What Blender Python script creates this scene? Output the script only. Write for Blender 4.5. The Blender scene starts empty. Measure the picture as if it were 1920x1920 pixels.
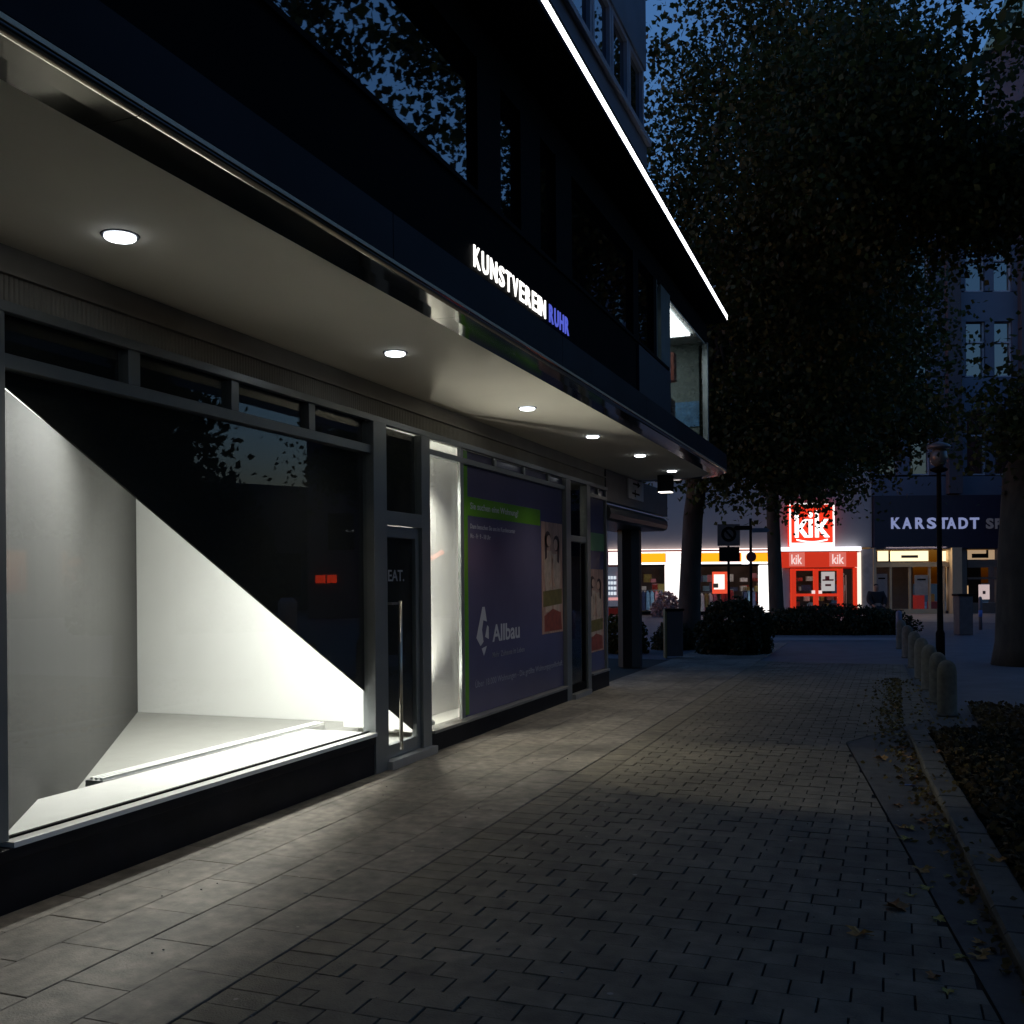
import bpy, bmesh, math, random
import numpy as np
from mathutils import Matrix, Vector

SC = bpy.context.scene
COL = SC.collection
R = math.radians
random.seed(7)

# ---------------------------------------------------------------- camera
cam = bpy.data.cameras.new('camera')
camo = bpy.data.objects.new('camera', cam)
COL.objects.link(camo)
camo.matrix_world = (Matrix.Translation((0, 0, 1.6)) @ Matrix.Rotation(R(20.75), 4, 'Z')
                     @ Matrix.Rotation(R(90), 4, 'X') @ Matrix.Rotation(R(-0.5), 4, 'Z'))
cam.sensor_width = 36.0
cam.lens = 35.62
cam.shift_y = 0.0667
cam.clip_start = 0.05
cam.clip_end = 600
SC.camera = camo

# ---------------------------------------------------------------- sky at dusk
w = bpy.data.worlds.new('World')
SC.world = w
w.use_nodes = True
nt = w.node_tree
for n in list(nt.nodes):
    nt.nodes.remove(n)
sky = nt.nodes.new('ShaderNodeTexSky')
sky.sky_type = 'NISHITA'
sky.sun_disc = False
sky.sun_elevation = R(0.4)
sky.sun_rotation = R(245)
sky.ozone_density = 3.3
bg = nt.nodes.new('ShaderNodeBackground')
bg.inputs['Strength'].default_value = 0.15
wo = nt.nodes.new('ShaderNodeOutputWorld')
nt.links.new(sky.outputs[0], bg.inputs[0])
nt.links.new(bg.outputs[0], wo.inputs[0])

SC.view_settings.view_transform = 'Standard'
SC.view_settings.look = 'None'
SC.view_settings.exposure = 2.5      # long evening exposure
LUX = 2**-2.5                         # lamp level that goes with it
SC.view_settings.gamma = 1
SC.render.engine = 'CYCLES'
SC.cycles.use_denoising = True
SC.cycles.max_bounces = 8
SC.cycles.diffuse_bounces = 4
SC.cycles.glossy_bounces = 4
SC.cycles.transparent_max_bounces = 16
SC.cycles.sample_clamp_indirect = 4
SC.cycles.caustics_reflective = False
SC.cycles.caustics_refractive = False

# ---------------------------------------------------------------- materials
MATS = {}
def mat(name, col, rough=0.6, metal=0.0, var=0.12, scale=5.0, bump=0.0, bscale=60.0, ior=1.5, rnd=0.0, col2=None, stretch=None, patch=0.0):
    if name in MATS:
        return MATS[name]
    m = bpy.data.materials.new(name)
    m.use_nodes = True
    t = m.node_tree
    b = t.nodes['Principled BSDF']
    b.inputs['Roughness'].default_value = rough
    b.inputs['Metallic'].default_value = metal
    b.inputs['IOR'].default_value = ior
    geo = t.nodes.new('ShaderNodeNewGeometry')
    src = geo.outputs['Position']
    if stretch:
        mp = t.nodes.new('ShaderNodeMapping')
        mp.inputs['Scale'].default_value = stretch
        t.links.new(src, mp.inputs[0])
        src = mp.outputs[0]
    nz = t.nodes.new('ShaderNodeTexNoise')
    nz.inputs['Scale'].default_value = scale
    nz.inputs['Detail'].default_value = 6
    t.links.new(src, nz.inputs['Vector'])
    mx = t.nodes.new('ShaderNodeMix')
    mx.data_type = 'RGBA'
    lo = [c * (1 - var) for c in col]
    hi = list(col2) if col2 else [min(1, c * (1 + var)) for c in col]
    mx.inputs[6].default_value = (*lo, 1)
    mx.inputs[7].default_value = (*hi, 1)
    mr = t.nodes.new('ShaderNodeMapRange')
    mr.inputs[1].default_value = 0.3
    mr.inputs[2].default_value = 0.7
    t.links.new(nz.outputs[0], mr.inputs[0])
    t.links.new(mr.outputs[0], mx.inputs[0])
    out = mx.outputs[2]
    if patch:                                   # broad worn and dirty patches
        n3 = t.nodes.new('ShaderNodeTexNoise')
        n3.inputs['Scale'].default_value = 0.9
        n3.inputs['Detail'].default_value = 8
        n3.inputs['Roughness'].default_value = 0.7
        t.links.new(src, n3.inputs['Vector'])
        m3 = t.nodes.new('ShaderNodeMapRange')
        m3.inputs[1].default_value = 0.35; m3.inputs[2].default_value = 0.65
        m3.inputs[3].default_value = 1-patch; m3.inputs[4].default_value = 1+patch*.6
        t.links.new(n3.outputs[0], m3.inputs[0])
        h3 = t.nodes.new('ShaderNodeHueSaturation')
        t.links.new(m3.outputs[0], h3.inputs['Value'])
        t.links.new(out, h3.inputs['Color'])
        out = h3.outputs[0]
    if rnd:
        oi = t.nodes.new('ShaderNodeObjectInfo')
        hs = t.nodes.new('ShaderNodeHueSaturation')
        m2 = t.nodes.new('ShaderNodeMapRange')
        m2.inputs[3].default_value = 1 - rnd
        m2.inputs[4].default_value = 1 + rnd
        t.links.new(oi.outputs['Random'], m2.inputs[0])
        t.links.new(m2.outputs[0], hs.inputs['Value'])
        t.links.new(out, hs.inputs['Color'])
        out = hs.outputs[0]
    t.links.new(out, b.inputs['Base Color'])
    if bump:
        n2 = t.nodes.new('ShaderNodeTexNoise')
        n2.inputs['Scale'].default_value = bscale
        n2.inputs['Detail'].default_value = 5
        t.links.new(src, n2.inputs['Vector'])
        bp = t.nodes.new('ShaderNodeBump')
        bp.inputs['Strength'].default_value = bump
        bp.inputs['Distance'].default_value = 0.01
        t.links.new(n2.outputs[0], bp.inputs['Height'])
        t.links.new(bp.outputs[0], b.inputs['Normal'])
    MATS[name] = m
    return m

def em(name, col, st):
    if name in MATS:
        return MATS[name]
    m = bpy.data.materials.new(name)
    m.use_nodes = True
    b = m.node_tree.nodes['Principled BSDF']
    b.inputs['Base Color'].default_value = (*[c * 0.5 for c in col], 1)
    b.inputs['Emission Color'].default_value = (*col, 1)
    b.inputs['Emission Strength'].default_value = st*LUX
    MATS[name] = m
    return m

def glass(name, tint=(0.96, 0.98, 0.97), ior=1.5):
    m = bpy.data.materials.new(name)
    m.use_nodes = True
    t = m.node_tree
    for n in list(t.nodes):
        t.nodes.remove(n)
    o = t.nodes.new('ShaderNodeOutputMaterial')
    mx = t.nodes.new('ShaderNodeMixShader')
    tr = t.nodes.new('ShaderNodeBsdfTransparent')
    tr.inputs[0].default_value = (*tint, 1)
    gl = t.nodes.new('ShaderNodeBsdfGlossy')
    gl.inputs['Roughness'].default_value = 0.0
    fr = t.nodes.new('ShaderNodeFresnel')
    ge = t.nodes.new('ShaderNodeNewGeometry')
    io = t.nodes.new('ShaderNodeMapRange')      # same pane reflection on both faces of the sheet
    io.inputs[3].default_value = ior
    io.inputs[4].default_value = 1/ior
    t.links.new(ge.outputs['Backfacing'], io.inputs[0])
    t.links.new(io.outputs[0], fr.inputs['IOR'])
    t.links.new(fr.outputs[0], mx.inputs[0])
    t.links.new(tr.outputs[0], mx.inputs[1])
    t.links.new(gl.outputs[0], mx.inputs[2])
    t.links.new(mx.outputs[0], o.inputs[0])
    MATS[name] = m
    return m

def leafmat(name, rough=0.6):
    m = bpy.data.materials.new(name)
    m.use_nodes = True
    t = m.node_tree
    b = t.nodes['Principled BSDF']
    a = t.nodes.new('ShaderNodeAttribute')
    a.attribute_name = 'leafcol'
    t.links.new(a.outputs['Color'], b.inputs['Base Color'])
    b.inputs['Roughness'].default_value = rough
    b.inputs['IOR'].default_value = 1.35
    tl = t.nodes.new('ShaderNodeBsdfTranslucent')
    t.links.new(a.outputs['Color'], tl.inputs['Color'])
    mx = t.nodes.new('ShaderNodeMixShader')
    mx.inputs[0].default_value = 0.35
    t.links.new(b.outputs[0], mx.inputs[1])
    t.links.new(tl.outputs[0], mx.inputs[2])
    t.links.new(mx.outputs[0], t.nodes['Material Output'].inputs['Surface'])
    MATS[name] = m
    return m

M_FRAME = mat('grey_aluminium', (0.22, 0.235, 0.24), 0.38, 0.55, 0.06, 3)
M_DARK = mat('dark_metal', (0.007, 0.007, 0.0075), 0.6, 0.0, 0.2, 4, ior=1.12)
M_BLACK = mat('black_film', (0.0015, 0.0015, 0.0018), 0.9, 0, 0.1)
M_PLINTH = mat('dark_plinth', (0.012, 0.011, 0.013), 0.55, 0, 0.35, 3, 0.1, ior=1.25)
M_SOFFIT = mat('soffit_plaster', (0.74, 0.70, 0.61), 0.8, 0, 0.05, 0.9)
M_FRIEZE = mat('fluted_plaster', (0.27, 0.255, 0.225), 0.6, 0, 0.12, 2.5)
M_STEEL = mat('polished_steel', (0.46, 0.43, 0.37), 0.08, 1.0, 0.05, 1.2)
M_FASCIA = mat('dark_blue_fascia', (0.020, 0.019, 0.026), 0.45, 0.1, 0.4, 1.1, ior=1.2)
M_TRIM = mat('bronze_trim', (0.75, 0.62, 0.46), 0.45, 0.8, 0.05)
M_WHITE = mat('white_paint', (0.82, 0.82, 0.79), 0.7, 0, 0.02, 2)
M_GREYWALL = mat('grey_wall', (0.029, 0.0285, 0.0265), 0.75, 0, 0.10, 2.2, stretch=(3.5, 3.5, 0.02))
M_SILL = mat('brushed_sill', (0.75, 0.74, 0.71), 0.35, 0.1, 0.04, 8)
M_FLOORIN = mat('pale_floor', (0.30, 0.297, 0.275), 0.5, 0, 0.04)
M_GLASS = glass('shop_glass', ior=1.42)
M_COAT = mat('coated_glass', (0.004, 0.004, 0.006), 0.015, 0, 0.0, 1, ior=2.9)
M_SPAN = mat('black_spandrel', (0.004, 0.004, 0.0045), 0.6, 0, 0.35, 1.4, ior=1.1)
M_BLUEWALL = mat('blue_grey_panel', (0.17, 0.18, 0.22), 0.6, 0, 0.12, 2)
M_WFRAME = mat('pale_window_frame', (0.36, 0.38, 0.45), 0.5, 0, 0.05)
M_SLAB = mat('paving_slab', (0.185, 0.163, 0.135), 0.66, 0, 0.34, 11.0, 0.35, 90, rnd=0.12, patch=0.55)
M_PAVER = mat('concrete_paver', (0.14, 0.122, 0.092), 0.75, 0, 0.26, 9.0, 0.4, 110, rnd=0.16, patch=0.34)
M_JOINT = mat('joint_sand', (0.012, 0.011, 0.010), 0.95, 0, 0.3, 20)
M_ASPH = mat('border_asphalt', (0.072, 0.068, 0.064), 0.8, 0, 0.25, 9, 0.3, 120)
M_KERB = mat('kerb_stone', (0.10, 0.092, 0.076), 0.8, 0, 0.25, 9, 0.3, 80, rnd=0.12)
M_SOIL = mat('soil', (0.03, 0.024, 0.018), 0.95, 0, 0.4, 9, 0.8, 30)
M_BOLL = mat('bollard_concrete', (0.125, 0.112, 0.088), 0.85, 0, 0.25, 14, 0.3, 90)
M_BARK = mat('bark', (0.036, 0.030, 0.022), 0.9, 0, 0.4, 6, 1.0, 18, stretch=(1, 1, 0.35))
M_LEAF = leafmat('leaf')
M_BED = leafmat('ground_cover_leaf')

# ---------------------------------------------------------------- mesh builder
class MB:
    def __init__(s):
        s.v = []; s.f = []; s.m = []; s.sm = []
    def quad(s, a, b, c, d, mi=0):
        i = len(s.v); s.v += [a, b, c, d]; s.f.append((i, i+1, i+2, i+3)); s.m.append(mi); s.sm.append(False); return s
    def poly(s, pts, mi=0):
        i = len(s.v); s.v += list(pts); s.f.append(tuple(range(i, i+len(pts)))); s.m.append(mi); s.sm.append(False); return s
    def box(s, x0, x1, y0, y1, z0, z1, mi=0):
        if x0 > x1: x0, x1 = x1, x0
        if y0 > y1: y0, y1 = y1, y0
        if z0 > z1: z0, z1 = z1, z0
        i = len(s.v)
        s.v += [(x0,y0,z0),(x1,y0,z0),(x1,y1,z0),(x0,y1,z0),(x0,y0,z1),(x1,y0,z1),(x1,y1,z1),(x0,y1,z1)]
        for q in ((0,3,2,1),(4,5,6,7),(0,1,5,4),(1,2,6,5),(2,3,7,6),(3,0,4,7)):
            s.f.append(tuple(i+k for k in q)); s.m.append(mi); s.sm.append(False)
        return s
    def pbox(s, u0, u1, z0, z1, d0, d1, mi=0):
        return s.box(u0, u1, d0, d1, z0, z1, mi)
    def prism(s, pts, z0, z1, mi=0):
        n = len(pts); i = len(s.v)
        s.v += [(p[0], p[1], z0) for p in pts] + [(p[0], p[1], z1) for p in pts]
        s.f.append(tuple(i+k for k in reversed(range(n)))); s.m.append(mi); s.sm.append(False)
        s.f.append(tuple(i+n+k for k in range(n))); s.m.append(mi); s.sm.append(False)
        for k in range(n):
            l = (k+1) % n
            s.f.append((i+k, i+l, i+n+l, i+n+k)); s.m.append(mi); s.sm.append(False)
        return s
    def vprism(s, pts, y0, y1, mi=0):
        """polygon in the x-z plane pushed through y0..y1"""
        n = len(pts); i = len(s.v)
        s.v += [(p[0], y0, p[1]) for p in pts] + [(p[0], y1, p[1]) for p in pts]
        s.f.append(tuple(i+k for k in range(n))); s.m.append(mi); s.sm.append(False)
        s.f.append(tuple(i+n+k for k in reversed(range(n)))); s.m.append(mi); s.sm.append(False)
        for k in range(n):
            l = (k+1) % n
            s.f.append((i+k, i+n+k, i+n+l, i+l)); s.m.append(mi); s.sm.append(False)
        return s
    def tube(s, pts, rad, n=8, mi=0, cap=True):
        pts = [Vector(p) for p in pts]
        if not hasattr(rad, '__len__'): rad = [rad]*len(pts)
        i = len(s.v)
        for k, p in enumerate(pts):
            d = (pts[min(k+1, len(pts)-1)] - pts[max(k-1, 0)]).normalized()
            a = Vector((0, 0, 1)) if abs(d.z) < 0.9 else Vector((1, 0, 0))
            u = d.cross(a).normalized(); v = d.cross(u)
            for j in range(n):
                t = 2*math.pi*j/n
                q = p + (u*math.cos(t) + v*math.sin(t))*rad[k]
                s.v.append(tuple(q))
        for k in range(len(pts)-1):
            for j in range(n):
                l = (j+1) % n
                s.f.append((i+k*n+j, i+k*n+l, i+(k+1)*n+l, i+(k+1)*n+j)); s.m.append(mi); s.sm.append(True)
        if cap:
            s.f.append(tuple(i+j for j in range(n))); s.m.append(mi); s.sm.append(False)
            e = i+(len(pts)-1)*n
            s.f.append(tuple(e+j for j in reversed(range(n)))); s.m.append(mi); s.sm.append(False)
        return s
    def lathe(s, prof, c=(0, 0, 0), n=20, mi=0):
        i = len(s.v)
        for r, z in prof:
            for j in range(n):
                t = 2*math.pi*j/n
                s.v.append((c[0]+r*math.cos(t), c[1]+r*math.sin(t), c[2]+z))
        for k in range(len(prof)-1):
            for j in range(n):
                l = (j+1) % n
                s.f.append((i+k*n+j, i+k*n+l, i+(k+1)*n+l, i+(k+1)*n+j)); s.m.append(mi); s.sm.append(True)
        s.f.append(tuple(i+j for j in reversed(range(n)))); s.m.append(mi); s.sm.append(False)
        e = i+(len(prof)-1)*n
        s.f.append(tuple(e+j for j in range(n))); s.m.append(mi); s.sm.append(False)
        return s
    def mesh(s, name, mats):
        me = bpy.data.meshes.new(name)
        me.from_pydata(s.v, [], s.f)
        for m in (mats if isinstance(mats, (list, tuple)) else [mats]):
            me.materials.append(m)
        me.polygons.foreach_set('material_index', s.m)
        me.polygons.foreach_set('use_smooth', s.sm)
        bm = bmesh.new(); bm.from_mesh(me)
        bmesh.ops.recalc_face_normals(bm, faces=bm.faces)
        bm.to_mesh(me); bm.free()
        return me
    def build(s, name, mats, parent=None, bevel=0, loc=None, rz=0):
        return link(name, s.mesh(name, mats), parent, bevel, loc, rz)

def link(name, me, parent=None, bevel=0, loc=None, rz=0):
    o = bpy.data.objects.new(name, me)
    COL.objects.link(o)
    if parent: o.parent = parent
    if loc: o.location = loc
    if rz: o.rotation_euler[2] = rz
    if bevel:
        b = o.modifiers.new('bevel', 'BEVEL'); b.width = bevel; b.segments = 2; b.limit_method = 'ANGLE'
    return o

def tag(o, label=None, cat=None, group=None, kind=None):
    if label: o['label'] = label
    if cat: o['category'] = cat
    if group: o['group'] = group
    if kind: o['kind'] = kind
    return o

def thing(name, label, cat, loc=(0, 0, 0), rz=0, group=None):
    o = bpy.data.objects.new(name, None)
    COL.objects.link(o)
    o.empty_display_size = 0.2
    o.location = loc; o.rotation_euler = (0, 0, rz)
    return tag(o, label, cat, group)

def text(string, x0, x1, z0, z1, y, depth, m, parent, name='lettering', bold=0.0):
    cu = bpy.data.curves.new(name, 'FONT')
    cu.body = string
    cu.size = 1.0
    cu.extrude = 0.02
    cu.offset = bold
    cu.resolution_u = 3
    to = bpy.data.objects.new('tmp', cu)
    COL.objects.link(to)
    me = bpy.data.meshes.new_from_object(to)
    bpy.data.objects.remove(to)
    n = len(me.vertices)
    a = np.empty(n*3, dtype=np.float32); me.vertices.foreach_get('co', a); a = a.reshape(-1, 3)
    lo, hi = a.min(0), a.max(0)
    b = np.empty_like(a)
    b[:, 0] = x0 + (a[:, 0]-lo[0])/(hi[0]-lo[0])*(x1-x0)
    b[:, 2] = z0 + (a[:, 1]-lo[1])/(hi[1]-lo[1])*(z1-z0)
    b[:, 1] = y - (a[:, 2]-lo[2])/max(1e-6, hi[2]-lo[2])*depth
    me.vertices.foreach_set('co', b.ravel())
    me.materials.clear(); me.materials.append(m)
    me.update()
    return link(name, me, parent)

# ================================================================ LARGE STRUCTURE
# ---------------------------------------------------------------- ground
g = MB().quad((-150, -60, -0.02), (150, -60, -0.02), (150, 250, -0.02), (-150, 250, -0.02))
tag(g.build('ground', M_JOINT), kind='structure')

M_PLAZA = mat('plaza_paving', (0.10, 0.10, 0.115), 0.7, 0, 0.2, 2.0, 0.3, 60)
p = MB().poly([(-30, 20, -0.012), (60, 20, -0.012), (60, 70, -0.012), (-30, 70, -0.012)])
p.poly([(0.2, 11.0, -0.012), (60, 11.0, -0.012), (60, 19.999, -0.012), (-0.75, 19.999, -0.012)])
tag(p.build('plaza', M_PLAZA), kind='structure')
M_LIGHTBAND = mat('pale_paving_band', (0.22, 0.20, 0.215), 0.6, 0, 0.2, 4)
p = MB().poly([(-3.3, 26.6, -0.004), (0.3, 27.6, -0.004), (0.3, 28.7, -0.004), (-3.3, 28.0, -0.004)])
tag(p.build('paving_band', M_LIGHTBAND), kind='structure')
p = MB().poly([(-30, 47, -0.006), (3, 38.5, -0.006), (14, 37, -0.006), (14, 60, -0.006), (-30, 60, -0.006)])
tag(p.build('far_pavement', mat('far_paving', (0.2, 0.18, 0.175), 0.6, 0, 0.2, 1.5)), kind='structure')

# slab walk under the canopy : five courses of slabs and a soldier course
def chamfer_block(lx, ly, h, c=0.004):
    m = MB()
    x, y = lx/2, ly/2
    top = [(-x+c, -y+c, 0), (x-c, -y+c, 0), (x-c, y-c, 0), (-x+c, y-c, 0)]
    mid = [(-x, -y, -c), (x, -y, -c), (x, y, -c), (-x, y, -c)]
    bot = [(-x, -y, -h), (x, -y, -h), (x, y, -h), (-x, y, -h)]
    m.poly(top)
    for k in range(4):
        l = (k+1) % 4
        m.quad(mid[k], mid[l], top[l], top[k])
        m.quad(bot[k], bot[l], mid[l], mid[k])
    return m
def part_copy(name, me, parent, x, y, z, rx=0, ry=0, rz=0):
    o = bpy.data.objects.new(name, me)
    o.parent = parent
    o.location = (x, y, z); o.rotation_euler = (rx, ry, rz)
    COL.objects.link(o)
    return o

SLABX = [-4.2, -3.85, -3.505, -3.162, -2.822, -2.49]
walk = MB().quad((-4.2, 1.6, -0.014), (-2.24, 1.6, -0.014), (-2.24, 26, -0.014), (-4.2, 26, -0.014)).build('slab_walk', M_JOINT)
tag(walk, kind='structure')
SL = 0.515
off = [0.39, 0.13, 0.37, 0.04, 0.30]
rs = random.Random(3)
far = MB()
for c in range(5):
    x0, x1 = SLABX[c], SLABX[c+1]
    me = chamfer_block(x1-x0-0.005, SL-0.003, 0.05, 0.003).mesh('paving_slab', M_SLAB)
    y = 1.6 + off[c]
    while y < 25.5:
        part_copy('paving_slab', me, walk, (x0+x1)/2, y+SL/2, rs.uniform(-0.002, 0.001), rs.uniform(-.0025, .0025), rs.uniform(-.003, .003))
        y += SL
me = chamfer_block(0.237, 0.142, 0.05, 0.003).mesh('border_paver', M_PAVER)
cnt = 0
y = 2.4
while y < 20:
    if cnt < 60:
        part_copy('border_paver', me, walk, -2.363, y, rs.uniform(-0.002, 0.001), rs.uniform(-.006, .006), rs.uniform(-.006, .006))
    else:
        far.box(-2.363-0.1185, -2.363+0.1185, y-0.071, y+0.071, -0.05, rs.uniform(-0.002, 0.001))
    cnt += 1
    y += 0.145
o = far.build('far_border_pavers', M_PAVER, walk); o['kind'] = 'stuff'

# brick path in half bond; the right edge is cut along a slanting joint
def edge_x(y):
    return 0.86 - 0.1285*y if y < 10.35 else min(-0.47 + (y-10.35)*0.42, 0.385 - 0.036*(y-12.4))
path = MB().poly([(-2.24, 2.0, -0.0135), (edge_x(2.0), 2.0, -0.0135), (edge_x(10.34), 10.34, -0.0135), (edge_x(12.38), 12.38, -0.0135), (edge_x(20), 20, -0.0135), (-2.24, 20, -0.0135)]).build('brick_path', M_JOINT)
tag(path, kind='structure')
PX_, PY_ = 0.2295, 0.1445
pme = chamfer_block(PX_-0.009, PY_-0.0012, 0.05, 0.0018).mesh('paver', M_PAVER)
hme = chamfer_block(PX_/2-0.009, PY_-0.0012, 0.05, 0.0018).mesh('half_paver', M_PAVER)
farp = MB()
rows = []
r = 0
y = 2.72
while y < 19.9:
    x = -2.24 + (0 if r % 2 else -PX_/2)
    while x < edge_x(y) + PX_:
        rows.append((r, x, y))
        x += PX_
    r += 1
    y += PY_
cnt = 0
for r, x, y in rows:
    x0, x1 = max(x, -2.24), x+PX_
    ex = edge_x(y+PY_/2) - 0.006
    if x0 > ex - 0.03: continue
    z = rs.uniform(-0.0035, 0.001)
    clipped = x1 > ex or x < -2.24
    dist = y - 0.35*(x+1)
    vis = y > 2.9 + 0.42*(x+2.2)*0.9
    if vis and cnt < 296:
        cnt += 1
        if not clipped:
            part_copy('paver', pme, path, (x0+x1)/2, y+PY_/2, z, rs.uniform(-.012, .012), rs.uniform(-.008, .008), rs.uniform(-.008, .008))
        elif x < -2.24:
            part_copy('paver', hme, path, (x0+x1)/2, y+PY_/2, z, rs.uniform(-.01, .01), rs.uniform(-.01, .01))
        else:
            a0, a1 = edge_x(y)-0.006, edge_x(y+PY_)-0.006
            m = MB().prism([(x0+.0045, y), (min(a0, x1-.0045), y), (min(a1, x1-.0045), y+PY_-.0025), (x0+.0045, y+PY_-.0025)], -0.05, z)
            m.build('paver', M_PAVER, path)
    else:
        a0, a1 = edge_x(y)-0.006, edge_x(y+PY_)-0.006
        farp.prism([(x0+.0045, y), (min(a0, x1-.0045), y), (min(a1, x1-.0045), y+PY_-.0025), (x0+.0045, y+PY_-.0025)], -0.05, z)
o = farp.build('far_pavers', M_PAVER, path); o['kind'] = 'stuff'

# asphalt border between the brick path and the kerb
def kerb_x(y):
    ys = [1.5, 4.3, 4.74, 5.57, 6.77, 8.66, 10.3, 11.4]
    xs = [0.66, 0.47, 0.435, 0.387, 0.322, 0.210, 0.140, 0.06]
    return float(np.interp(y, ys, xs))
bp_ = [(edge_x(y)+0.008, y, -0.003) for y in (3.2, 5, 7, 9, 11, 13, 16, 19.9)]
bp2 = [(kerb_x(y)-0.004, y, -0.003) for y in (11.3, 10, 8.6, 7, 5.5, 4.5, 3.2)]
p = MB()
ys = [3.2, 4, 5, 6, 7, 8, 9, 10, 10.34]
for a, b in zip(ys[:-1], ys[1:]):
    p.quad((edge_x(a)+.008, a, -.003), (kerb_x(a)-.004, a, -.003), (kerb_x(b)-.004, b, -.003), (edge_x(b)+.008, b, -.003))
p.poly([(edge_x(10.35)+.008, 10.341, -.003), (0.75, 10.341, -.003), (0.5, 19.9, -.003), (edge_x(19.9)+.008, 19.9, -.003), (edge_x(12.38)+.008, 12.38, -.003)])
tag(p.build('border_strip', M_ASPH), kind='structure')

# kerb of single stones
kerb = MB().poly([(kerb_x(y)+.006, y, -0.006) for y in (2.0, 5, 8, 11.2)] + [(kerb_x(y)+.186, y, -0.006) for y in (11.2, 8, 5, 2.0)]).build('kerb', M_JOINT)
tag(kerb, kind='structure')
y = 2.0
while y < 10.9:
    L = 0.36
    a, b = kerb_x(y), kerb_x(y+L)
    m = MB()
    h = 0.055 + rs.uniform(-.004, .004)
    wd = 0.19
    c = 0.015
    lo = [(a, y+.004), (a+wd, y+.004), (b+wd, y+L-.004), (b, y+L-.004)]
    hi = [(a+c, y+.008), (a+wd-c, y+.008), (b+wd-c, y+L-.008), (b+c, y+L-.008)]
    P0 = [(*q, -0.05) for q in lo]; P1 = [(*q, h-c) for q in lo]; P2 = [(*q, h) for q in hi]
    m.poly(P2)
    for k in range(4):
        l = (k+1) % 4
        m.quad(P0[k], P0[l], P1[l], P1[k]); m.quad(P1[k], P1[l], P2[l], P2[k])
    m.build('kerb_stone', M_KERB, kerb)
    y += L
bed = MB()
ys = [2.0, 4, 6, 8, 10, 10.95]
for a, b in zip(ys[:-1], ys[1:]):
    bed.quad((kerb_x(a)+.188, a, 0.02), (9, a, 0.02), (9, b, 0.02), (kerb_x(b)+.188, b, 0.02))
bed.quad((0.80, 10.951, 0.02), (9, 10.951, 0.02), (9, 13.6, 0.02), (0.80, 13.6, 0.02))
tag(bed.build('planting_bed', M_SOIL), kind='structure')

# ---------------------------------------------------------------- the gallery building
# local frame: x runs along the street, y runs into the building from the shop glass, z up
GX = -4.1
def gthing(name, label, cat, s=0, d=0, z=0, group=None):
    return thing(name, label, cat, (GX-d, s, z), R(90), group)
B = gthing('gallery_building', 'dark office building with a long canopy over its lit ground floor gallery window', 'building')

MB().box(-4, 3.55, 0.25, 0.35, 0, 3.3).box(-4, 14.79, 11.0, 11.2, 0, 3.3).box(14.62, 14.79, 0.05, 10.98, 0, 3.27).box(-4.2, -4, 0, 11.2, 0, 3.3).build('ground_floor_wall', M_DARK, B)
# plinths
pl = MB().box(-4, 7.44, -0.05, 0.10, 0, 0.315)
pl.box(-4, 7.44, -0.068, -0.05, 0.255, 0.315)
pl.build('plinth', M_PLINTH, B, 0.004)
MB().box(8.565, 12.72, -0.05, 0.10, 0, 0.175).build('plinth', M_PLINTH, B, 0.004)
MB().box(13.86, 14.8, -0.05, 0.10, 0, 0.235).build('plinth', M_PLINTH, B, 0.004)
# fluted frieze over the shop fronts
fr = MB()
s = -4.0
while s < 14.78:
    fr.vprism([(0, 0), (0, 0)], 0, 0) if False else None
    fr.prism([(s, 0.0), (s+0.008, -0.007), (s+0.022, -0.007), (s+0.03, 0.0)], 2.995, 3.13)
    s += 0.031
fr.box(-4, 14.8, 0.0, 0.06, 2.99, 3.279)
fr.box(-4, 14.8, -0.03, 0.0, 3.131, 3.15)
fr.build('fluted_frieze', M_FRIEZE, B)
MB().box(-4, 14.8, -0.05, 0.0, 2.935, 2.988).build('head_rail', M_FRAME, B, 0.003)

# shop window of the display room
def bar(m, s0, s1, z0, z1, d0=-0.035, d1=0.05):
    m.box(s0, s1, d0, d1, z0, z1)
TR0, TR1 = 2.665, 2.735
def window(name, first, rest, part, m=None):
    o = MB(); bar(o, *first); o = o.build(name, m or M_FRAME, B, 0.004)
    for q in rest:
        c = MB(); bar(c, *q); c.build(part, m or M_FRAME, o, 0.004)
    return o
win = window('shop_window', (3.751, 7.451, TR0, TR1), [(3.60, 3.75, 0.35, 2.934, -0.045, 0.06), (7.452, 7.68, 0.0, 2.934, -0.06, 0.06)], 'frame_post')
for a, b in ((4.62, 4.715), (5.575, 5.655), (6.515, 6.60)):
    MB().box(a, b, -0.03, 0.045, TR1+.001, 2.934).build('mullion', M_FRAME, win, 0.003)
MB().box(3.751, 7.451, -0.075, 0.60, 0.316, 0.345).build('sill', M_SILL, win, 0.003)
MB().box(3.751, 7.451, 0.0, 0.03, 0.3455, 0.356).build('glass_gasket', M_DARK, win)
MB().box(3.751, 7.451, 0.012, 0.020, 0.357, TR0-.001).build('pane', M_GLASS, win)
for a, b in ((3.752, 4.619), (4.716, 5.574), (5.656, 6.514), (6.601, 7.451)):
    MB().box(a, b, 0.012, 0.020, TR1+.001, 2.934).build('top_pane', M_GLASS, win)
k = -0.5243
def zl(s): return 2.613 + k*(s-3.79)
MB().vprism([(3.72, zl(3.72)), (7.50, zl(7.50)), (7.50, 2.99), (3.72, 2.99)], 0.045, 0.06).build('black_panel', M_BLACK, win)

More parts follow.
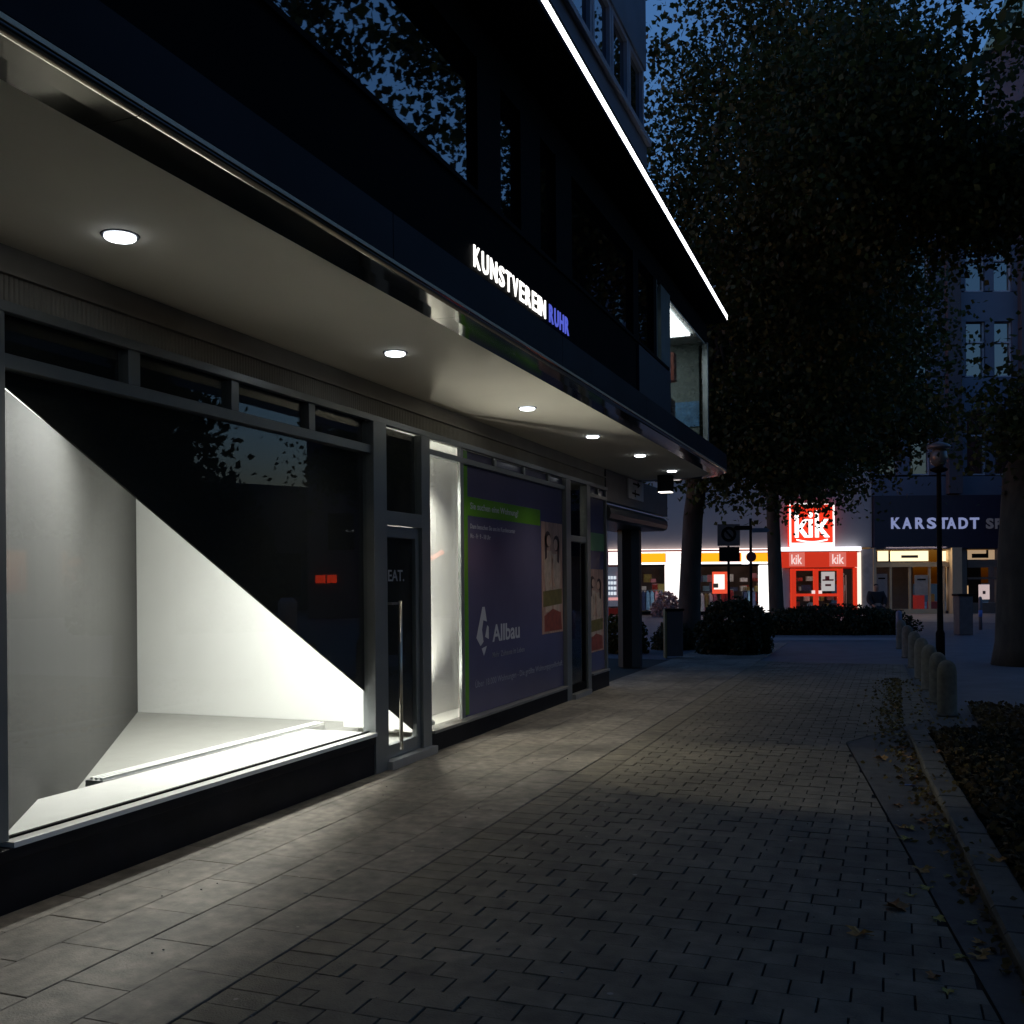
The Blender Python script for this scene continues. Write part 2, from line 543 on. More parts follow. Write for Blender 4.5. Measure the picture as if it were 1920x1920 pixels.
# neighbouring window towards the camera
w0 = window('shop_window', (-3.75, 3.599, TR0, TR1), [(-3.9, -3.751, 0.32, 2.934), (0.0, 0.15, 0.361, TR0-.001), (-3.75, 3.599, 0.316, 0.36)], 'frame_post')
MB().box(-3.75, 3.599, 0.012, 0.02, 0.361, 2.934).build('pane', M_GLASS, w0)

# entrance door
door = window('door', (7.681, 8.379, 2.085, 2.205, -0.05, 0.06), [(8.38, 8.56, 0.0, 2.934, -0.05, 0.06)], 'door_post')
lf = MB().box(7.69, 7.745, -0.02, 0.03, 0.075, 2.08).box(8.30, 8.375, -0.02, 0.03, 0.075, 2.08)
lf.box(7.746, 8.299, -0.02, 0.03, 0.075, 0.19).box(7.746, 8.299, -0.02, 0.03, 1.98, 2.08)
lf.build('door_leaf', M_FRAME, door, 0.003)
MB().box(7.746, 8.299, 0.0, 0.008, 0.19, 1.98).build('pane', M_GLASS, door)
MB().box(7.681, 8.379, 0.0, 0.008, 2.206, 2.934).build('top_pane', M_GLASS, door)
MB().box(7.66, 8.56, -0.11, 0.2, 0.0, 0.072).build('threshold', mat('threshold_metal', (0.42, 0.42, 0.42), 0.35, 0.7, 0.1), door, 0.004)
h = MB().tube([(7.86, -0.085, 0.14), (7.86, -0.085, 1.43)], 0.0165, 10)
h.box(7.70, 7.88, -0.09, -0.02, 1.40, 1.418).box(7.852, 7.868, -0.085, -0.02, 0.30, 0.316)
h.build('handle', mat('brushed_steel', (0.55, 0.53, 0.46), 0.3, 1, 0.05), door)
MB().vprism([(7.747, zl(7.747)), (8.299, zl(8.299)), (8.299, 1.98), (7.747, 1.98)], 0.02, 0.03).build('black_panel', M_BLACK, door)
MB().box(7.685, 8.375, 0.02, 0.03, 2.206, 2.93).build('added_dark_sheet', M_BLACK, door)  # added dark sheet that hides the lit room behind the top pane
text('EAT.', 7.80, 8.10, 1.60, 1.70, -0.002, 0.002, mat('grey_vinyl', (0.35, 0.35, 0.38), 0.5), door, 'door_lettering', 0.01)

# window with the housing poster
win2 = window('shop_window', (8.561, 12.729, 2.785, 2.84), [(9.30, 9.38, 0.215, 2.784, -0.035, 0.0), (12.73, 12.93, 0.0, 2.934, -0.05, 0.06)], 'frame_post')
MB().box(9.30, 9.38, -0.03, 0.0, 2.841, 2.934).build('mullion', M_FRAME, win2)
for a in (10.24, 11.16, 12.06):
    MB().box(a, a+0.06, -0.03, 0.045, 2.841, 2.934).build('mullion', M_FRAME, win2)
MB().box(8.561, 12.729, -0.08, 0.10, 0.176, 0.205).build('sill', mat('dull_sill', (0.3, 0.29, 0.28), 0.4, 0.6, 0.1), win2, 0.003)
MB().box(8.561, 9.299, 0.012, 0.02, 0.206, 2.784).build('pane', M_GLASS, win2)
MB().box(9.381, 12.729, 0.012, 0.02, 0.206, 2.784).build('pane', M_GLASS, win2)
for a, b in ((8.561, 9.299), (9.381, 10.239), (10.301, 11.159), (11.221, 12.059), (12.121, 12.729)):
    MB().box(a, b, 0.012, 0.02, 2.841, 2.934).build('top_pane', M_GLASS, win2)
# second door and last window
d2 = window('door', (12.931, 13.699, 2.12, 2.2, -0.03, 0.05), [(13.7, 13.86, 0, 2.934, -0.05, 0.06)], 'door_post')
MB().box(12.94, 13.0, -0.02, 0.03, 0.07, 2.11).box(13.63, 13.69, -0.02, 0.03, 0.07, 2.11).box(13.0, 13.63, -0.02, 0.03, 0.07, 0.18).build('door_leaf', M_DARK, d2)
MB().box(13.001, 13.629, 0, 0.008, 0.181, 2.11).build('pane', M_GLASS, d2)
MB().box(12.931, 13.699, 0, 0.008, 2.201, 2.934).build('top_pane', M_GLASS, d2)
MB().box(12.93, 13.70, -0.1, 0.2, 0, 0.066).build('threshold', MATS['threshold_metal'], d2)
MB().box(12.95, 13.69, 0.5, 0.52, 0.0, 2.95).build('inner_screen', M_DARK, d2)
w3 = window('shop_window', (13.861, 14.739, 2.785, 2.84), [(14.74, 14.8, 0.236, 2.934)], 'frame_post')
MB().box(14.33, 14.38, -0.03, 0.045, 2.841, 2.934).build('mullion', M_FRAME, w3)
MB().box(13.861, 14.739, -0.08, 0.10, 0.236, 0.262).build('sill', MATS['dull_sill'], w3)
MB().box(13.861, 14.739, 0.012, 0.02, 0.263, 2.784).build('pane', M_GLASS, w3)
MB().box(13.861, 14.739, 0.012, 0.02, 2.841, 2.934).build('top_pane', M_GLASS, w3)

# display room
rm = MB().prism([(3.8, 0.14), (9.39, 0.14), (9.39, 4.15), (9.25, 4.15)], 0.08, 0.12).build('display_room', M_FLOORIN, B)
def slab_between(a, b, t, z0, z1):
    a = Vector((*a, 0)); b = Vector((*b, 0)); n = (b-a).cross(Vector((0, 0, 1))).normalized()*t
    return MB().prism([tuple(a)[:2], tuple(b)[:2], tuple(b+n)[:2], tuple(a+n)[:2]], z0, z1)
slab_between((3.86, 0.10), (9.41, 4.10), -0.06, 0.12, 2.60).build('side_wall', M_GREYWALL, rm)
MB().box(9.40, 9.46, 1.17, 4.3, 0.08, 2.95).build('back_wall', M_WHITE, rm)
MB().box(9.38, 9.47, 1.02, 1.168, 0.0, 2.95).build('wall_edge', M_FRAME, rm)
MB().box(-3.9, 14.6, 0.08, 9.5, 2.951, 2.985).build('ceiling', M_WHITE, rm)
MB().box(7.0, 9.37, 0.11, 4.0, 0.02, 0.075).build('entry_floor', M_FLOORIN, rm)
MB().box(3.2, 12, 8.0, 8.05, 0.0, 2.95).build('rear_wall', M_WHITE, rm)
MB().box(8.85, 9.3, 0.48, 0.9, 0.076, 0.47).build('white_pedestal', M_WHITE, rm, 0.005)
# lit niche beside the door
nc = MB().box(8.57, 10.6, 0.42, 0.45, 0.2, 2.95).build('lit_niche', M_WHITE, B)
MB().box(8.57, 10.6, 0.101, 0.45, 0.18, 0.198).build('niche_floor', M_SILL, nc)
MB().box(8.57, 8.6, 0.12, 0.9, 0.2, 2.95).build('niche_side', M_WHITE, nc)

# soffit with a rounded end
def rounded(x1, d0, d1, rad, n=10):
    pts = [(-4.0, d1), (-4.0, d0)]
    for k in range(n+1):
        t = math.pi/2*k/n
        pts.append((x1-rad+rad*math.sin(t), d0+rad-rad*math.cos(t)))
    pts.append((x1, d1))
    return pts
MB().prism(rounded(16.9, -1.33, 0.06, 0.75), 3.28, 3.31).build('soffit', M_SOFFIT, B)
# polished underside strip: ring between two outlines, in sheets with a seam
inn = rounded(16.9, -1.332, 0.06, 0.75)[1:]
outl = rounded(17.14, -1.562, 0.06, .98)[1:]
arcs = [rounded(17.14+.033*math.sin(t_), -1.562-.033*math.sin(t_), 0.06, .98+.033*math.sin(t_))[1:] for t_ in (0, .4, .8, 1.2, 1.57)]
arcz = [3.277+.03*(1-math.cos(t_)) for t_ in (0, .4, .8, 1.2, 1.57)]
def strip(i0, i1, s_a=None, s_b=None):
    m = MB()
    A = [list(p) for p in inn[i0:i1+1]]; C = [list(p) for p in outl[i0:i1+1]]
    if s_a is not None: A[0][0] = s_a; C[0][0] = s_a
    if s_b is not None: A[-1][0] = s_b; C[-1][0] = s_b
    for j in range(len(A)-1):
        a, b, c, d = A[j], A[j+1], C[j+1], C[j]
        m1 = [((1-t)*p[0]+t*q[0], (1-t)*p[1]+t*q[1]) for p, q, t in ((a, d, .55), (b, c, .55))]
        m.quad((*a, 3.279), (*b, 3.279), (*m1[1], 3.2765), (*m1[0], 3.2765))
        m.quad((*m1[0], 3.2765), (*m1[1], 3.2765), (*c, 3.277), (*d, 3.277))
        m.quad((*a, 3.279), (*b, 3.279), (*b, 3.31), (*a, 3.31))
    q = [[list(p) for p in a_[i0:i1+1]] for a_ in arcs]
    for a_ in q:
        if s_a is not None: a_[0][0] = s_a
        if s_b is not None: a_[-1][0] = s_b
    base = len(m.v); nn = len(q[0])
    for a_, z_ in zip(q, arcz):
        m.v += [(p[0], p[1], z_) for p in a_]
    for r_ in range(len(q)-1):
        for j in range(nn-1):
            m.f.append((base+r_*nn+j, base+r_*nn+j+1, base+(r_+1)*nn+j+1, base+(r_+1)*nn+j)); m.m.append(0); m.sm.append(True)
    return m
seams = [-4.0, -0.2, 2.93, 5.9, 9.0, 12.1]
for a, b in zip(seams[:-1], seams[1:]):
    strip(0, 1, a+.002, b-.002).build('steel_soffit_strip', M_STEEL, B)
strip(0, len(inn)-1, 12.102, None).build('steel_soffit_strip', M_STEEL, B)
# trim, fascia and canopy roof
def ring(d0, d1, x1, rad, z0, z1):
    a = rounded(x1, d0, 0.06, rad)[1:]; b = rounded(x1-(d1-d0), d1, 0.06, max(.05, rad-(d1-d0)))[1:]
    m = MB()
    for j in range(len(a)-1):
        p, q, u, v = a[j], a[j+1], b[j+1], b[j]
        m.quad((*p, z0), (*q, z0), (*q, z1), (*p, z1)); m.quad((*v, z0), (*u, z0), (*u, z1), (*v, z1))
        m.quad((*p, z0), (*q, z0), (*u, z0), (*v, z0)); m.quad((*p, z1), (*q, z1), (*u, z1), (*v, z1))
    return m
ring(-1.598, -1.555, 17.18, 1.0, 3.306, 3.324).build('trim', M_TRIM, B)
ring(-1.56, -1.50, 17.1, 0.95, 3.33, 3.566).build('fascia_backing', M_DARK, B)
ss = -4.0
while ss < 15.9:
    e_ = min(ss+2.95, 16.2)
    MB().box(ss+.004, e_-.004, -1.60, -1.561, 3.327, 3.57).build('fascia_panel', M_FASCIA, B)
    ss = e_
fa = rounded(17.2, -1.60, 0.06, 1.0)[2:]; fb = rounded(17.16, -1.561, 0.06, 0.96)[2:]
m = MB()
for j in range(len(fa)-1):
    p, q, u, v = fa[j], fa[j+1], fb[j+1], fb[j]
    for z0_, z1_ in ((3.327, 3.57),):
        m.quad((*p, z0_), (*q, z0_), (*q, z1_), (*p, z1_)); m.quad((*v, z0_), (*u, z0_), (*u, z1_), (*v, z1_))
        m.quad((*p, z0_), (*q, z0_), (*u, z0_), (*v, z0_)); m.quad((*p, z1_), (*q, z1_), (*u, z1_), (*v, z1_))
m.build('fascia_panel', M_FASCIA, B)
MB().prism(rounded(17.05, -1.49, 0.06, 0.9), 3.52, 3.545).build('canopy_roof', M_DARK, B)

# first floor: spandrel, mullions, coated panes
D1 = -1.30
MB().box(-4, 13.3, D1, D1+.1, 3.546, 4.36).build('spandrel', M_SPAN, B)
MB().box(-4, 13.3, D1-.02, D1+.1, 4.361, 4.395).build('window_sill', M_DARK, B)
MB().box(-4, 16.3, D1, D1+.1, 5.37, 5.655).build('head_panel', M_DARK, B)
MB().box(11.55, 13.32, D1-.03, D1-.001, 3.56, 4.33).build('blue_spandrel_panel', mat('deep_blue_panel', (0.014, 0.016, 0.034), 0.45, 0, 0.2), B)
panes = [(-3.8, 1.0), (1.15, 2.55), (2.7, 3.80), (4.05, 6.73), (7.19, 7.63), (8.11, 8.53), (9.0, 11.35), (11.6, 12.4)]
prev = -4.0
for a, b in panes:
    MB().box(prev, a-.001, D1-.015, D1+.1, 4.396, 5.369).build('mullion', M_DARK, B)
    MB().box(a, b, D1+.03, D1+.04, 4.396, 5.369).build('first_floor_pane', M_COAT, B)
    prev = b+.001
MB().box(prev, 12.56, D1-.015, D1+.1, 4.396, 5.369).build('mullion', M_DARK, B)
# lit corner room on the first floor
cr = MB().box(12.56, 16.25, 1.4, 1.45, 3.56, 5.36).box(12.45, 12.55, D1+.11, 1.4, 3.56, 5.36).build('corner_room', mat('corner_room_wall', (0.10, 0.13, 0.12), 0.7, 0, 0.06, 1.0), B)
MB().box(12.5, 16.3, D1+.02, 1.45, 5.34, 5.365).build('ceiling', mat('corner_ceiling', (0.75, 0.77, 0.75), 0.7), cr)
MB().box(12.5, 16.3, D1+.02, 1.45, 3.546, 3.56).build('floor', M_DARK, cr)
MB().box(13.2, 15.4, -1.2, 0.65, 5.30, 5.335).build('light_panel', em('room_tube', (0.90, 0.96, 1.0), 4.5), cr)
MB().box(16.12, 16.2, -1.2, 1.39, 3.57, 5.33).build('partition', MATS['corner_room_wall'], cr)
MB().box(16.10, 16.119, -1.2, -0.62, 4.02, 4.42).build('blue_notice', mat('notice_blue', (.05, .16, .30), .6, 0, .3, 9), cr)
MB().box(14.4, 14.6, -1.15, -0.9, 4.45, 4.85).build('red_picture', mat('picture_red', (.16, .035, .02), .6, 0, .4, 14), cr)
MB().box(14.3, 14.734, -1.1, -0.7, 3.57, 4.2).build('cabinet', mat('brown_cabinet', (0.16, 0.07, 0.05), 0.6), cr)
cw = MB().box(12.80, 13.30, D1-.02, D1+.08, 4.396, 5.369).build('corner_window', mat('corner_frame', (0.22, 0.25, 0.25), 0.4, 0.6), B)
for q in ((12.561, 12.60, D1-.015, D1+.06, 4.396, 5.369), (16.22, 16.30, D1-.02, D1+.06, 3.56, 5.369), (13.301, 13.36, D1-.02, D1+.06, 3.56, 5.369), (16.22, 16.30, 1.40, 1.46, 3.56, 5.369)):
    MB().box(*q).build('frame_post', MATS['corner_frame'], cw)
MB().box(12.601, 12.799, D1+.02, D1+.028, 4.396, 5.369).build('pane', M_GLASS, cw)
MB().box(13.361, 16.219, D1+.02, D1+.028, 3.56, 5.369).build('pane', M_GLASS, cw)
MB().box(16.25, 16.258, D1+.061, 1.399, 3.56, 5.369).build('side_pane', M_GLASS, cw)
# overhanging slab and upper storeys
def lx(s): return -1.72 + 0.0164*(s-6.75)
MB().prism([(-4, lx(-4)), (16.6, lx(16.6)), (16.6, 3), (-4, 3)], 5.745, 5.95).prism([(-4, lx(-4)-.03), (16.57, lx(16.57)-.03), (16.57, lx(16.57)), (-4, lx(-4))], 5.725, 5.772).build('overhang_slab', M_DARK, B)
MB().prism([(-4, D1+.1), (16.5, D1+.1), (16.5, 3), (-4, 3)], 5.656, 5.744).build('overhang_soffit', M_SPAN, B)
UP = -1.50
up = MB().box(-4, 11.3, UP, UP+.2, 5.951, 6.56).box(-4, 11.3, UP, UP+.2, 7.36, 8.56).box(-4, 11.3, UP, UP+.2, 9.36, 12.0)
up.box(11.2, 11.3, UP+.201, 9, 5.951, 12.0)
up.build('upper_wall', M_BLUEWALL, B)
MB().box(-4, 11.31, UP-.05, UP-.001, 6.50, 6.56).build('upper_ledge', M_WFRAME, B)
for z0 in (6.56, 8.56):
    s = 11.28
    kk = 0
    while s > -3:
        a = s-0.70
        f = MB().box(a, a+.07, UP+.02, UP+.1, z0, z0+.8).box(a+.62, a+.68, UP+.02, UP+.1, z0, z0+.8).box(a+.071, a+.619, UP+.02, UP+.1, z0, z0+.05).box(a+.071, a+.619, UP+.02, UP+.1, z0+.75, z0+.8)
        wn = f.build('upper_window', M_WFRAME, B)
        MB().box(a+.071, a+.619, UP+.06, UP+.07, z0+.051, z0+.749).build('pane', M_COAT, wn)
        s = a; kk += 1
# passage after the last window: beam, panel and column
MB().box(14.81, 19.2, -0.02, 0.08, 2.79, 3.27).build('passage_panel', mat('grey_panel', (0.10, 0.10, 0.11), 0.5, 0.2), B)
bm_ = MB()
prof = [(0.9, 2.50), (0.0, 2.50), (-0.07, 2.53), (-0.09, 2.60), (-0.08, 2.68), (-0.02, 2.74), (0.9, 2.76)]
n0 = len(prof)
for j in range(n0-1):
    a, b = prof[j], prof[j+1]
    bm_.quad((14.81, a[0], a[1]), (18.9, a[0], a[1]), (18.9, b[0], b[1]), (14.81, b[0], b[1]))
bm_.poly([(18.9, q[0], q[1]) for q in prof]); bm_.poly([(14.81, q[0], q[1]) for q in prof])
bm_.build('passage_beam', mat('beam_metal', (0.13, 0.125, 0.12), 0.35, 0.7), B)
MB().prism([(18.12+.22*math.cos(t), 0.46+.22*math.sin(t)) for t in [math.pi/8+i*math.pi/4 for i in range(8)]], 0, 2.499).build('column', mat('column_black', (0.010, 0.010, 0.012), 0.5), B)
# the upper building mass behind
MB().box(-4, 11.19, UP+.9, 9, 5.951, 12.0).build('core', M_DARK, B)

# ---------------------------------------------------------------- lamps of the gallery
M_LAMP = em('lamp_lens', (0.86, 0.93, 1.0), 9.0)
SPOTW = 55.0
DL = [(3.90, -0.62, 'round recessed canopy downlight nearest the camera, above the lit gallery window'),
      (6.65, -0.68, 'second recessed canopy downlight, above the right end of the gallery window'),
      (9.28, -0.76, 'third recessed canopy downlight, in front of the green and blue poster'),
      (11.41, -0.80, 'fourth recessed canopy downlight counted from the camera'),
      (13.43, -0.88, 'fifth recessed canopy downlight counted from the camera'),
      (15.56, -0.87, 'sixth and farthest recessed canopy downlight, by the rounded canopy end')]
for s, d, lab in DL:
    t = gthing('downlight', lab, 'ceiling lamp', s, d, 3.28, 'recessed downlights in the canopy soffit')
    n = 28
    rg = MB()
    for j in range(n):
        a, b = 2*math.pi*j/n, 2*math.pi*(j+1)/n
        def pt(r_, an, z): return (r_*math.cos(an), r_*math.sin(an), z)
        rg.quad(pt(.092, a, -.0015), pt(.092, b, -.0015), pt(.088, b, -.008), pt(.088, a, -.008))
        rg.quad(pt(.088, a, -.008), pt(.088, b, -.008), pt(.074, b, -.008), pt(.074, a, -.008))
        rg.quad(pt(.074, a, -.008), pt(.074, b, -.008), pt(.072, b, -.0015), pt(.072, a, -.0015))
    rg.build('rim', mat('lamp_rim', (0.05, 0.055, 0.07), 0.4, 0.5), t)
    MB().lathe([(.073, -.001), (.073, -.016), (.066, -.022), (.045, -.026)], n=24).build('lens', M_LAMP, t)
    ld = bpy.data.lights.new('downlight_beam', 'SPOT')
    ld.energy = SPOTW*LUX; ld.spot_size = R(100); ld.spot_blend = 1.0; ld.shadow_soft_size = 0.06; ld.color = (1.0, 0.91, 0.72)
    lo = bpy.data.objects.new('beam', ld); COL.objects.link(lo); lo.parent = t; lo.location = (0, 0, -0.04)
t = gthing('box_lamp', 'black box lamp with a glowing underside below the rounded canopy end', 'lamp', 16.25, -0.62, 3.0)
MB().box(-.11, .11, -.11, .11, 0.012, 0.278).build('housing', M_BLACK, t)
MB().box(-.10, .10, -.10, .10, 0, 0.012).build('lens', em('warm_lens', (1, .9, .8), 3.0), t)

# linear cove lamp along the overhang edge
t = gthing('led_strip', 'long thin white light line along the overhang edge above the first floor', 'light strip', 0, 0, 0)
m = MB()
i = 0
for a, b in ((-4, 3), (3, 7), (7, 11), (11, 16.55)):
    m.prism([(a, lx(a)-.03), (b, lx(b)-.03), (b, lx(b)-.001), (a, lx(a)-.001)], 5.773, 5.855)
m.build('diffuser', em('led_white', (0.9, 0.94, 1.0), 6.0), t)

# lamps inside the display room
def area(name, parent, loc, size, size_y, w_, col, direction):
    ld = bpy.data.lights.new(name, 'AREA'); ld.shape = 'RECTANGLE'; ld.size = size; ld.size_y = size_y; ld.energy = w_*LUX; ld.color = col
    lo = bpy.data.objects.new(name, ld); COL.objects.link(lo); lo.parent = parent; lo.location = loc
    lo.rotation_euler = Vector(direction).to_track_quat('-Z', 'Y').to_euler()
    return lo
t = gthing('ceiling_light', 'bright ceiling light inside the white display room behind the black panel', 'ceiling lamp', 7.7, 0.62, 2.95)
MB().box(-.85, .85, -.2, .2, -0.05, -0.001).build('housing', M_WHITE, t)
lo = area('lamp', t, (0, 0, -0.055), 0.3, 1.5, 360.0, (1.0, 0.985, 0.945), (0.75, 0.12, -1))
t = gthing('ceiling_light', 'small ceiling light over the left part of the gallery sill behind the black panel', 'ceiling lamp', 6.1, 0.72, 2.95)
MB().box(-.8, .8, -.12, .12, -0.05, -0.001).build('housing', M_WHITE, t)
area('lamp', t, (0, 0, -0.055), 1.4, 0.2, 240.0, (1.0, 0.985, 0.945), (0.0, -0.35, -1))
t = gthing('tube_light', 'glowing tube lamp above the grey slanting wall of the display room', 'lamp', 5.6, 1.9, 2.93)
MB().tube([(-1.4, -1.05, -.05), (1.6, 1.15, -.05)], 0.03, 8).build('tube', em('tube_white', (1, 0.98, 0.92), 14.0), t)
def spot(name, parent, loc, w_, deg, blend, col, direction, rad=0.03):
    ld = bpy.data.lights.new(name, 'SPOT'); ld.energy = w_*LUX; ld.spot_size = R(deg); ld.spot_blend = blend; ld.color = col; ld.shadow_soft_size = rad
    lo = bpy.data.objects.new(name, ld); COL.objects.link(lo); lo.parent = parent; lo.location = loc
    lo.rotation_euler = Vector(direction).to_track_quat('-Z', 'Y').to_euler()
t = gthing('added_niche_lamp', 'small added spotlight under the ceiling of the narrow lit niche next to the door', 'lamp', 8.9, 0.16, 2.95)
MB().lathe([(.04, -.09), (.045, -.02), (.03, -.001)], n=12).build('housing', M_FRAME, t)
spot('beam', t, (0, 0, -.10), 260, 120, .6, (1, .95, .84), (.15, .2, -1))  # added spot to brighten the niche panel
spot('added_streak_beam', t, (-.1, .18, -.25), 150, 40, .5, (1, .93, .75), (-.04, -.72, -.62), .02)  # added beam that lays the light streak on the pavement
t = gthing('added_niche_uplight', 'small added uplight on the floor of the narrow lit niche next to the door', 'lamp', 8.95, 0.16, 0.198)
MB().lathe([(.05, 0), (.05, .03), (.03, .05)], n=12).build('housing', M_FRAME, t)
spot('beam', t, (0, 0, .07), 160, 120, .6, (1, .95, .84), (.1, .25, 1))  # second added spot, brightens the panel from below
# radiator in the room
t = gthing('radiator', 'low ribbed white radiator behind the bright window sill', 'radiator', 0, 0, 0)
m = MB().box(5.18, 7.9, 0.70, 0.82, 0.14, 0.325)
m.build('body', M_WHITE, t)
for j in range(3):
    MB().box(5.18, 7.9, 0.705+j*.04, 0.725+j*.04, 0.326, 0.345).build('rib', M_WHITE, t)
MB().box(5.155, 5.179, 0.70, 0.82, 0.17, 0.33).build('end_grille', M_FRAME, t)
MB().box(5.3, 5.36, .73, .79, .12, .14).box(7.7, 7.76, .73, .79, .12, .14).build('foot', M_FRAME, t)

# first floor illuminated letters
t = gthing('gallery_sign', 'row of white letters KUNSTVEREIN and blue letters RUHR on the black band', 'sign', 0, 0, 0)
SE = em('sign_white', (1.0, 0.96, 0.9), 2.2); SB = em('sign_blue', (0.10, 0.13, 0.70), .85)
wA = ['K','U','N','S','T','V','E','R','E','I','N']
adv = {'K':1.0,'U':1.05,'N':1.1,'S':.95,'T':.95,'V':1.0,'E':.92,'R':1.03,'I':.42,'H':1.08}
def letters(word, s0, s1, z0, z1, d, m, parent):
    tot = sum(adv[c] for c in word)
    x = s0
    for c in word:
        wd = adv[c]/tot*(s1-s0)
        text(c, x, x+wd*0.76, z0, z1, d, 0.008, m, parent, 'letter', 0.012)
        x += wd
letters(wA, 6.66, 8.28, 3.84, 3.995, D1-.004, SE, t)
letters(list('RUHR'), 8.34, 8.93, 3.84, 3.995, D1-.004, SB, t)
FLAB = ['leftmost', 'second from the left', 'third from the left', 'fourth from the left', 'fifth from the left', 'rightmost']
for i, (s, z) in enumerate([(2.62, 3.585), (2.71, 3.583), (2.80, 3.583), (2.90, 3.583), (3.02, 3.583), (3.16, 3.583)]):
    o = MB().lathe([(.002, -.006), (.006, -.003), (.006, .003), (.002, .006)], n=8).build('fascia_glint', em('glint_glow', (1, .95, .8), 1.2), None, 0, (GX+1.56, s, z))  # glints of light on the fascia edge, made as glowing dots
    tag(o, 'tiny painted glint on the dark fascia top edge, '+FLAB[i]+' of the six', 'painted glint', 'painted glints along the fascia')

# ---------------------------------------------------------------- posters
PB = mat('poster_violet', (0.095, 0.088, 0.165), 0.16, 0, 0.15, 0.8)
PG = mat('poster_green', (0.10, 0.28, 0.02), 0.2, 0, 0.05)
PW = mat('poster_white', (0.42, 0.42, 0.47), 0.6, 0, 0.03)
PP = mat('photo_skin', (0.42, 0.24, 0.18), 0.6, 0, 0.3, 6, stretch=(1, 3, 0.6))
PD = mat('photo_dark', (0.06, 0.025, 0.02), 0.6, 0, 0.3, 9)
PR = mat('photo_red', (0.25, 0.05, 0.03), 0.6, 0, 0.3, 9)
PO = mat('photo_olive', (0.16, 0.12, 0.03), 0.6, 0, 0.3, 9)
def poster(s0, s1, z0, z1, label, full):
    t = gthing('window_poster', label, 'poster', s0, 0.003, 0)
    L = s1-s0
    MB().box(0, L, 0, 0.006, z0, z1).build('backing', PB, t)
    y = -0.0005
    if full:
        MB().box(0.02, 0.17, y-.002, y, z0+.02, z1).build('green_stripe', PG, t)
        MB().box(0.171, 2.44, y-.002, y, 2.27, 2.465).build('green_band', PG, t)
        text('Sie suchen eine Wohnung?', 0.24, 1.66, 2.32, 2.41, y-.0022, .001, PW, t, 'headline', 0.012)
        text('Dann besuchen Sie uns im Kundencenter', 0.24, 1.56, 2.14, 2.19, y, .001, PW, t, 'small_print', 0.01)
        text('Mo - Fr  9 - 18 Uhr', 0.24, 0.80, 2.04, 2.09, y, .001, PW, t, 'small_print', 0.01)
        text('Allbau', 0.83, 1.68, 0.93, 1.12, y, .001, PW, t, 'logo_lettering', 0.02)
        GP = mat('poster_grey', (.20, .20, .25), .6)
        for wd_, a_, b_ in (('Mehr', .83, 1.03), ('Zuhause', 1.07, 1.43), ('im', 1.47, 1.55), ('Leben', 1.59, 1.84)):
            text(wd_, a_, b_, 0.76, 0.82, y, .001, GP, t, 'slogan_word', 0.004)
        text('Über 18.000 Wohnungen - Die größte Wohnungsgesellschaft', 0.34, 3.28, 0.46, 0.565, y, .001, mat('poster_grey2', (.24, .24, .3), .6), t, 'claim', 0.004)
        text('www.allbau.de', 0.055, 0.13, 0.35, 1.3, y-.0022, .001, mat('pale_green', (.2, .4, .15), .6), t, 'web_address') if False else None
        # arrow shaped emblem
        MB().vprism([(0.38, 1.00), (0.55, 1.32), (0.61, 1.32), (0.67, 1.16), (0.57, 1.18), (0.53, 1.08), (0.57, 0.95), (0.49, 0.91)], y-.002, y).vprism([(0.62, 1.00), (0.68, 1.12), (0.72, 1.10), (0.72, 0.97)], y-.002, y).vprism([(0.52, 0.88), (0.66, 0.90), (0.58, 0.80)], y-.002, y).build('emblem', PW, t)
        a, b, c, e = 2.48, 3.31, 0.925, 2.33
    else:
        MB().box(0.0, L, y-.002, y, 2.02, 2.28).build('green_band', mat('poster_pale_green', (0.16, 0.3, 0.12), 0.6), t)
        a, b, c, e = 0.0, L-.06, 0.55, 1.75
    ph = MB().box(a, b, y-.003, y, c, e).build('photo', PP, t)
    wd = b-a; hh = e-c
    PC_ = mat('photo_cream', (0.50, 0.36, 0.27), 0.6, 0, 0.25, 9)
    PS_ = mat('photo_face', (0.55, 0.33, 0.24), 0.6, 0, 0.1, 9)
    for cx, zz, sg in ((.30, .85, 1), (.68, .82, -1)):
        def pp(u, v): return (a+wd*(cx+u), c+hh*(zz+v))
        lay = y-.0031
        MB().vprism([pp(-.19, -.10), pp(.19, -.11), pp(.21, -.30), pp(.13, -.50), pp(.17, -.66), pp(-.15, -.66), pp(-.12, -.50), pp(-.2, -.30)], lay-.0012, lay).build('photo_dress', PC_, ph)
        MB().vprism([pp(.15*math.cos(k*.5236)-.02*sg, .075*math.sin(k*.5236)-.005) for k in range(12)], lay-.0026, lay-.0014).build('photo_hair', PD, ph)
        MB().vprism([pp(-.17*sg, .02), pp(-.07*sg, .03), pp(-.06*sg, -.17), pp(-.15*sg, -.19)], lay-.0026, lay-.0014).build('photo_hair', PD, ph)
        MB().vprism([pp(.10*math.cos(k*.5236)+.03*sg, .052*math.sin(k*.5236)-.018) for k in range(12)], lay-.004, lay-.0028).build('photo_face', PS_, ph)
        MB().vprism([pp(.16*sg, -.14), pp(.22*sg, -.15), pp(.17*sg, -.38), pp(.05*sg, -.42), pp(.05*sg, -.39), pp(.13*sg, -.35)], lay-.004, lay-.0028).build('photo_arm', PS_, ph)
    q = MB()
    q.vprism([(a+wd*.1, c+hh*.02), (a+wd*.95, c+hh*.02), (a+wd*.9, c+hh*.18), (a+wd*.5, c+hh*.22), (a+wd*.1, c+hh*.16)], y-.0045, y-.0031)
    q.build('photo_cushion', PR, ph)
